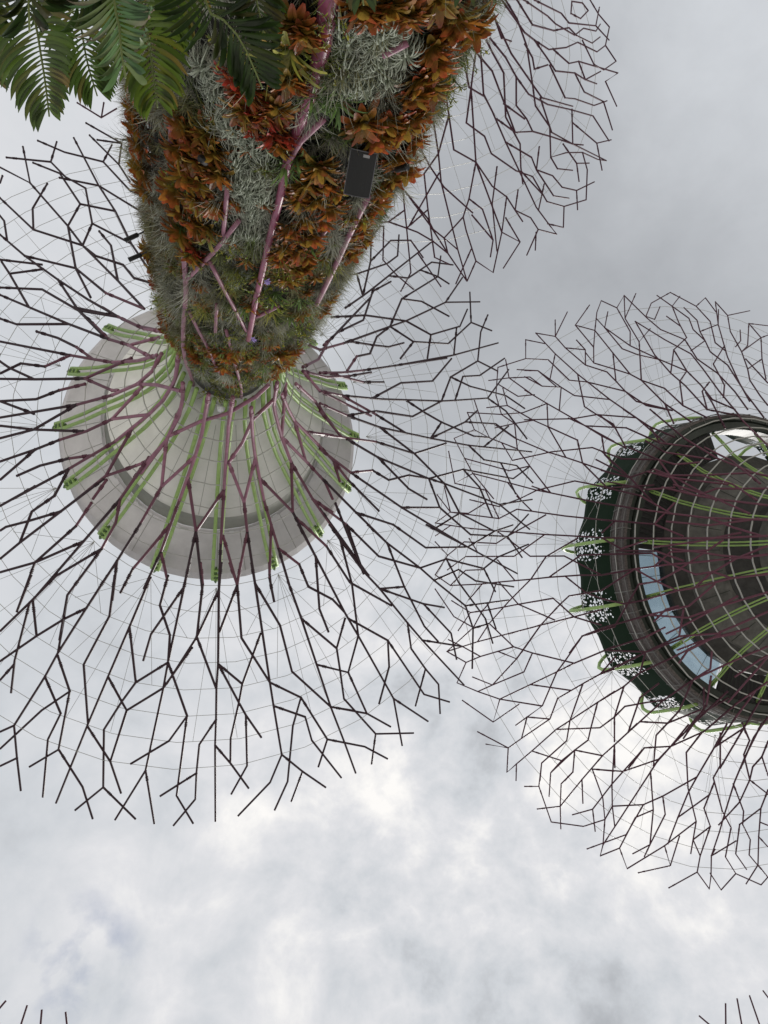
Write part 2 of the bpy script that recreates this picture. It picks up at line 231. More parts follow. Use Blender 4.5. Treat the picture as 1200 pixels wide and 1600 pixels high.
# ------------------------------------------------------------------ ground
g_ = MB(); n = 96
V = [(0, 0, 0)] + [(2500 * math.cos(2 * math.pi * k / n), 2500 * math.sin(2 * math.pi * k / n), 0) for k in range(n)]
g_.add(V, [(0, 1 + k, 1 + (k + 1) % n) for k in range(n)])
MT['ground'] = mat('pale paving', (.50, .48, .44), .85, 0, .15, .3)
tag(g_.build('ground', MT['ground']), kind='structure')
NET_A = '1361,1031 1327,1178;1317,959 1321,1113 1324,1283;1321,1113 1267,1340 1238,1459;1320,1097 1264,1202;1209,990 1239,1079 1264,1202 1287,1379;1264,1355 1266,1440;1266,892 1265,990 1236,1092 1209,1212;1208,834 1209,990 1209,1212 1205,1326 1204,1569 1175,1688 1148,1811;1206,1223 1152,1333 1179,1458 1203,1686;1152,1333 1125,1582 1153,1701;1125,1582 1070,1709 1042,1838;1205,1326 1148,1436 1147,1558 1117,1803;1204,1569 1217,1623;1175,1688 1190,1752;1189,818 1150,974 1152,1206 1098,1436;1090,764 1094,985 1097,1215 1098,1436 1097,1810;1094,985 1040,1205;983,1093 1040,1205 1055,1301 1069,1439 1041,1689 1069,1818;1041,1689 984,1812;1097,1215 1055,1301 1041,1333 1042,1569 1013,1702;1096,1449 1042,1569;1039,737 1037,862 992,976 983,1093;1151,791 1152,869;981,768 1038,988 1038,1106;980,722 983,1093 982,1207 984,1583 1012,1826;984,1583 957,1827;933,1020 982,1207 1041,1333;983,1093 927,1324 954,1441 1010,1563;1065,693 1036,756;978,669 981,768;939,664 923,747 924,972;864,661 870,770 868,1091 871,1205 871,1344 872,1464 870,1827;870,770 924,972 977,1189;833,663 810,755 866,950;793,668 810,755 809,986 755,1215;753,676 751,762 755,1215 756,1328 757,1568 783,1687 837,1817;757,1568 728,1684 698,1808;728,1684 755,1812;689,696 700,758 703,863;751,762 703,973 702,1198 647,1437 612,1506;924,972 871,1205;868,1091 815,1195;758,984 815,1195 825,1278 844,1441 846,1555;868,1091 825,1278 813,1341 788,1462;813,1341 818,1580 846,1706;871,1344 900,1456 902,1588 901,1712 930,1835;902,1588 955,1698;872,1464 846,1555 818,1692;927,1324 930,1694 902,1828;755,1215 698,1332 727,1451 755,1708 782,1829;698,1332 673,1579 701,1693;756,1328 700,1430 700,1551 670,1797;644,800 642,981 644,1215 647,1437 646,1635 646,1811;615,698 588,754 589,864 541,978 528,1065;528,606 524,766 528,1065 528,1204 532,1585 559,1826;532,1585 501,1818;524,766 586,982 588,1102;642,981 587,1193 602,1305 617,1433 590,1684 532,1812;590,1684 617,1813;535,1093 587,1193;644,1215 587,1328 528,1204;587,1328 589,1563 561,1701;647,1437 589,1563;673,1579 616,1711 590,1837;507,620 472,759 473,966 420,1210;417,697 418,783 422,970 415,1102 418,1338 418,1466 414,1832;418,783 471,981 528,1204;365,760 422,970;365,760 358,988 303,1219 247,1335 220,1578 184,1648 135,1841;311,849 312,987 303,1219 305,1326 305,1566 329,1680 384,1814;247,1335 274,1464 299,1721 326,1840;312,987 365,1200 395,1425 396,1544;365,1200 415,1102;415,1102 362,1344 336,1460;362,1344 366,1577 393,1700;418,1338 447,1450 450,1588 448,1709 477,1836;450,1588 505,1702;418,1466 368,1683;527,1104 477,1325 506,1436 561,1559;477,1325 480,1687 452,1830;257,968 253,1195 197,1436;201,1150 197,1436 194,1812;197,1436 140,1580 112,1706;305,1326 251,1432 251,1557 219,1816;220,1578 246,1709;305,1566 245,1814;274,1690 302,1816;329,1680 301,1761;3361,468 3350,759 3349,980 3354,1364;3362,537 3399,726 3400,860;3484,429 3471,562 3463,800 3461,1219 3460,1315 3457,1560 3400,1808;3461,756 3406,970 3406,1198 3357,1397;3461,1219 3401,1336 3374,1581 3400,1711;3460,1315 3403,1428 3406,1552 3377,1810;3401,1336 3428,1459 3452,1715 3479,1841;3457,1560 3484,1682 3538,1814;3565,578 3511,762 3512,993 3461,1219;3464,977 3495,1089 3518,1189 3545,1406 3544,1517;3518,1189 3567,1103;3567,1103 3513,1355 3485,1458;3513,1355 3513,1577 3538,1718;3471,562 3525,759 3568,933;3568,420 3565,578 3571,775 3567,1103 3569,1360 3562,1838;3566,1471 3515,1680;3571,775 26,990 79,1200 135,1329 140,1580;141,440 79,554 30,753 26,990 3573,1205;3569,1360 3596,1466 3594,1711 21,1835;3597,1589 51,1704;75,584 84,772 81,1099 30,1318 22,1680 3591,1811;84,772 136,986 138,1110;81,1099 79,1200 83,1586 108,1833;83,1586 52,1831;30,1318 60,1438 114,1547;199,648 139,757 141,860 97,969 81,1099;207,463 199,648 198,975 197,1436;198,975 143,1198 169,1431 138,1681 81,1811;138,1681 163,1817;81,1099 143,1198;195,1210 135,1329;13,420 79,554;206,546 232,649 250,866;314,523 308,764 312,987;308,764 257,968;400,601 365,760;206,546 263,617;344,654 426,986;412,615 411,770 417,1013;871,200 863,251 863,392 868,585 870,770;1099,201 1077,258 1080,309 1088,454 1087,655 1096,816;1389,204 1348,216 1307,248 1309,313 1324,446;665,206 650,259 645,308 644,455 641,551 641,651 644,835;379,201 395,239 398,303 413,392 413,561 414,718;1300,297 1110,230 888,209 639,201 519,199;841,311 639,222 363,213;1309,313 1198,438;1080,309 1198,438 1201,589;1082,376 977,544;863,392 977,544 981,768;977,544 923,766;841,311 752,440;649,316 752,440 753,550 751,762;753,550 808,738;859,555 810,755;645,375 526,548;413,392 526,548 524,766;523,579 472,759;641,551 697,742 703,804;641,651 588,754;1092,547 1140,714;1087,655 1036,756;3586,274 3576,391 48,497;249,220 227,308 196,449 206,546;227,308 325,432;141,220 398,303;398,303 321,446 313,554 341,632;207,371 96,505;413,561 376,669;1325,236 1309,313 1339,435 1325,565;1494,198 1510,215 1503,255 1526,310 1538,454 1545,661 1546,920;1882,238 1788,269 1772,325 1776,430 1777,579 1775,913;1772,325 1645,256 1393,211;1734,310 1649,439;1526,310 1578,351 1649,439 1651,548 1658,664 1656,770 1654,925;1535,376 1437,549;1320,390 1369,439 1437,549 1439,692;1422,556 1402,642;1892,561 1804,431 1788,403;1983,380 1892,561 1890,787 1886,942;1910,259 1952,344 1974,464 1986,557 1990,666 1990,1011;2143,312 2085,420;1962,299 2085,436 2098,542 2106,765 2106,988;2207,336 2211,431 2216,592 2219,698;2213,608 2167,809;2098,542 2143,666 2165,777;2050,1077 2048,983 2106,765;2046,876 2046,768 2027,657 1986,557;1990,666 1937,760 1938,872 1901,949;1935,968 1920,915 1890,787;1866,555 1847,663 1822,761 1822,920;1777,579 1721,766 1717,913;1774,766 1822,920;1656,561 1721,766 1752,911;1656,770 1607,943;1543,553 1579,646 1601,767 1600,872;1545,661 1493,761;1493,761 1490,872 1440,981;1549,816 1545,980;1434,563 1441,772 1440,981 1438,1086;1395,656 1375,760 1378,982 1414,1119;1441,772 1474,908 1492,995 1492,1024;1325,780 1378,982;1339,390 1325,565 1325,780 1320,1097;1325,565 1281,644 1267,756;1267,756 1317,959;1201,589 1206,762 1209,990;1267,756 1265,990 1221,1163;1378,982 1327,1178;1096,571 1151,758 1152,869;1206,762 1162,911;2332,1831 2388,1696 2394,1558 2416,1447 2385,1205 2440,990;2388,1696 2416,1827;2364,1858 2334,1603 2313,1791;2362,1732 2389,1593 2388,1352 2447,1240;2390,1867 2418,1740 2471,1600 2497,1360 2521,1302;2471,1600 2499,1727;2444,1824 2442,1441 2447,1240 2440,990 2444,754;2384,1563 2442,1441 2500,1208 2501,1109;2334,1603 2336,1248 2332,1098 2334,789 2318,544;2358,1553 2305,1447 2274,1325;2274,1600 2274,1325 2332,1098 2338,993 2383,870 2383,763 2418,695;2388,1352 2336,1248 2272,985 2227,789;2385,1205 2332,1098;2388,1140 2390,1022 2334,789;2470,1822 2496,1561 2504,1425;2516,1730 2496,1561;2473,1913 2516,1730;2479,1782 2516,1730;2249,1505 2247,1465 2220,1358;2220,1408 2216,1223 2215,988 2216,592;2216,1223 2272,985 2272,759 2318,544;2176,1294 2225,1121;2217,1097 2161,1199;2174,1276 2161,1199 2106,988;2121,1181 2168,1005 2165,777 2216,592 2216,361;2105,1155 2106,988;2215,988 2165,777 2100,560;2306,1729 2294,1691;3119,920 3118,1094 3118,1204 3117,1356 3116,1680 3116,1858;3117,1356 3147,1463 3147,1718 3174,1849;3046,1121 3063,1191 3093,1425 3095,1531 3065,1685;3063,1191 3118,1094;3118,1094 3064,1343 3014,1579;3064,1343 3062,1591 3088,1722;3118,1204 3170,993;3144,871 3170,993 3234,1228 3233,1581 3259,1846;3233,1581 3203,1845;3228,746 3230,1102 3234,1228 3289,1335 3292,1575 3263,1716;3230,1102 3180,1308 3208,1426 3264,1541;3180,1308 3178,1671 3147,1819;3149,1589 3178,1671 3202,1713;3230,1102 3292,1191 3321,1424 3291,1682 3319,1811;3291,1682 3234,1821;3292,1191 3329,1041;3289,1335 3344,1227;3351,1313 3350,1425 3345,1813;3293,1544 3350,1425;3288,1844 3315,1718 3374,1581;3232,783 3268,907 3287,1001 3287,1123;3230,1102 3246,964 3293,854 3292,760;3124,1177 3131,1337;3211,598 3180,742 3181,958 3170,993;3119,790 3170,993;3228,554 3230,1078;3349,980 3350,1425;3292,760 3349,647;3358,358 3202,644 3133,1138;3396,345 3361,802;3193,506 3228,554;3396,345 3484,429 3535,726;2215,1709 2188,1838;2187,1689 2215,1818;2187,1689 2130,1812;2188,1569 2159,1702;2130,1583 2158,1826;2130,1583 2103,1827;2073,1324 2100,1441 2156,1563;2014,1091 2017,1205 2017,1344 2017,1464 2016,1827;1955,986 1901,1215;1901,1215 1902,1328 1903,1568 1929,1687 1983,1817;1903,1568 1874,1684 1844,1808;1874,1684 1901,1812;1848,1198 1793,1437 1757,1506;2014,1091 1961,1195;1961,1195 1971,1278 1990,1441 1992,1555;2014,1091 1971,1278 1959,1341 1934,1462;1959,1341 1964,1580 1992,1706;2017,1344 2046,1456 2048,1588 2047,1712 2076,1835;2048,1588 2101,1698;2017,1464 1992,1555 1964,1692;2073,1324 2076,1694 2048,1828;1901,1215 1844,1332 1873,1451 1901,1708 1928,1829;1844,1332 1819,1579 1847,1693;1902,1328 1846,1430 1846,1551 1816,1797;1788,981 1790,1215 1793,1437 1792,1635 1792,1811;1674,1204 1678,1585 1705,1826;1678,1585 1647,1818;1732,982 1734,1102;1788,981 1733,1193 1748,1305 1763,1433 1736,1684 1678,1812;1736,1684 1763,1813;1790,1215 1733,1328 1674,1204;1733,1328 1735,1563 1707,1701;1793,1437 1735,1563;1819,1579 1762,1711 1736,1837;1619,966 1566,1210;1564,1338 1563,1466 1560,1832;1617,981 1674,1204;1449,1219 1393,1335 1366,1578 1330,1648 1280,1841;1449,1219 1451,1326 1451,1566 1474,1680 1530,1814;1393,1335 1420,1464 1445,1721 1472,1840;1511,1200 1540,1425 1542,1544;1508,1344 1482,1460;1508,1344 1512,1577 1539,1700;1564,1338 1593,1450 1596,1588 1594,1709 1622,1836;1596,1588 1650,1702;1563,1466 1514,1683;1623,1325 1651,1436 1707,1559;1623,1325 1626,1687 1598,1830;1399,1195 1343,1436;1343,1436 1340,1812;1343,1436 1286,1580;1451,1326 1397,1432 1396,1557 1365,1816;1366,1578 1392,1709;1451,1566 1390,1814;1420,1690 1447,1816;1474,1680 1447,1761;1315,1431 1284,1681;1284,1681 1309,1817;2535,204 2494,216 2453,248 2455,313 2470,446;2446,297 2256,230 2034,209 1785,201 1665,199;2455,313 2344,438;2471,236 2455,313 2485,435 2471,565;2640,198 2656,215 2649,255 2672,310 2684,454 2691,661 2692,920;3028,238 2934,269 2917,325 2922,430 2922,579 2921,913;2917,325 2791,256 2539,211;2879,310 2795,439;2672,310 2724,351 2795,439 2797,548 2804,664 2802,770 2800,925;2681,376 2583,549;2466,390 2515,439 2583,549 2585,692;2568,556 2548,642;3038,561 2950,431 2934,403;3129,380 3038,561 3036,787 3032,942;3056,259 3098,344 3119,464 3131,557;3288,312 3231,420;3108,299 3231,436;3066,915 3036,787;3012,555 2993,663 2968,761 2968,920;2922,579 2867,766 2862,913;2920,766 2968,920;2802,561 2867,766 2898,911;2802,770 2753,943;2689,553 2725,646 2747,767 2746,872;2691,661 2639,761;2639,761 2636,872 2586,981;2695,816 2690,980;2580,563 2587,772 2586,981 2584,1086;2541,656 2521,760 2524,982 2560,1119;2587,772 2620,908 2638,995 2638,1024;2485,390 2471,565;2471,565 2427,644;2986,1219 2930,1335 2903,1578 2867,1648 2818,1841;2994,849 2995,987 2986,1219 2989,1326 2988,1566;2930,1335 2957,1464 2982,1721;2941,968 2937,1195 2881,1436;2884,1150 2881,1436 2877,1812;2881,1436 2823,1580 2795,1706;2989,1326 2934,1432 2934,1557 2903,1816;2903,1578 2930,1709;2988,1566 2928,1814;2957,1690 2985,1816;2483,726 2483,860;2567,1682 2621,1814;2601,1189 2629,1406 2627,1517;2596,1355 2568,1458;2596,1355 2596,1577 2621,1718;2652,1360 2645,1838;2649,1471 2598,1680;2709,990 2762,1200 2819,1329 2823,1580;2763,554 2713,753 2709,990 2656,1205;2652,1360 2679,1466 2677,1711 2704,1835;2680,1589 2735,1704;2758,584 2767,772 2764,1099 2713,1318 2706,1680 2675,1811;2767,772 2819,986 2821,1110;2764,1099 2762,1200 2766,1586 2791,1833;2766,1586 2735,1831;2713,1318 2743,1438 2797,1547;2781,969 2764,1099;2891,463 2882,648;2826,1198 2852,1431 2821,1681 2764,1811;2821,1681 2847,1817;2764,1099 2826,1198;2878,1210 2819,1329;2889,546 2915,649 2933,866;2997,523 2991,764 2995,987;2991,764 2941,968;2889,546 2946,617;3348,206 3334,259 3328,308;3571,209 3322,201 3202,199;3322,222 3047,213;2879,449 2889,546;1580,1360 1604,1302;1583,1208 1584,1109;1471,1352 1419,1248;2137,1338 2136,1466;2084,1200 2113,1425 2115,1544;2081,1344 2055,1460;2137,1338 2166,1450;1583,977 1614,1089;1664,1406 1662,1517;1631,1355 1604,1458;1688,1360 1715,1466;2589,200 2581,251 2582,392;2807,454 2806,655;3108,204 3067,216 3025,248 3028,313;2384,206 2369,259 2364,308 2363,455;2607,209 2358,201 2238,199;2559,311 2357,222 2082,213;3044,236 3028,313 3058,435;3213,198 3229,215 3222,255'
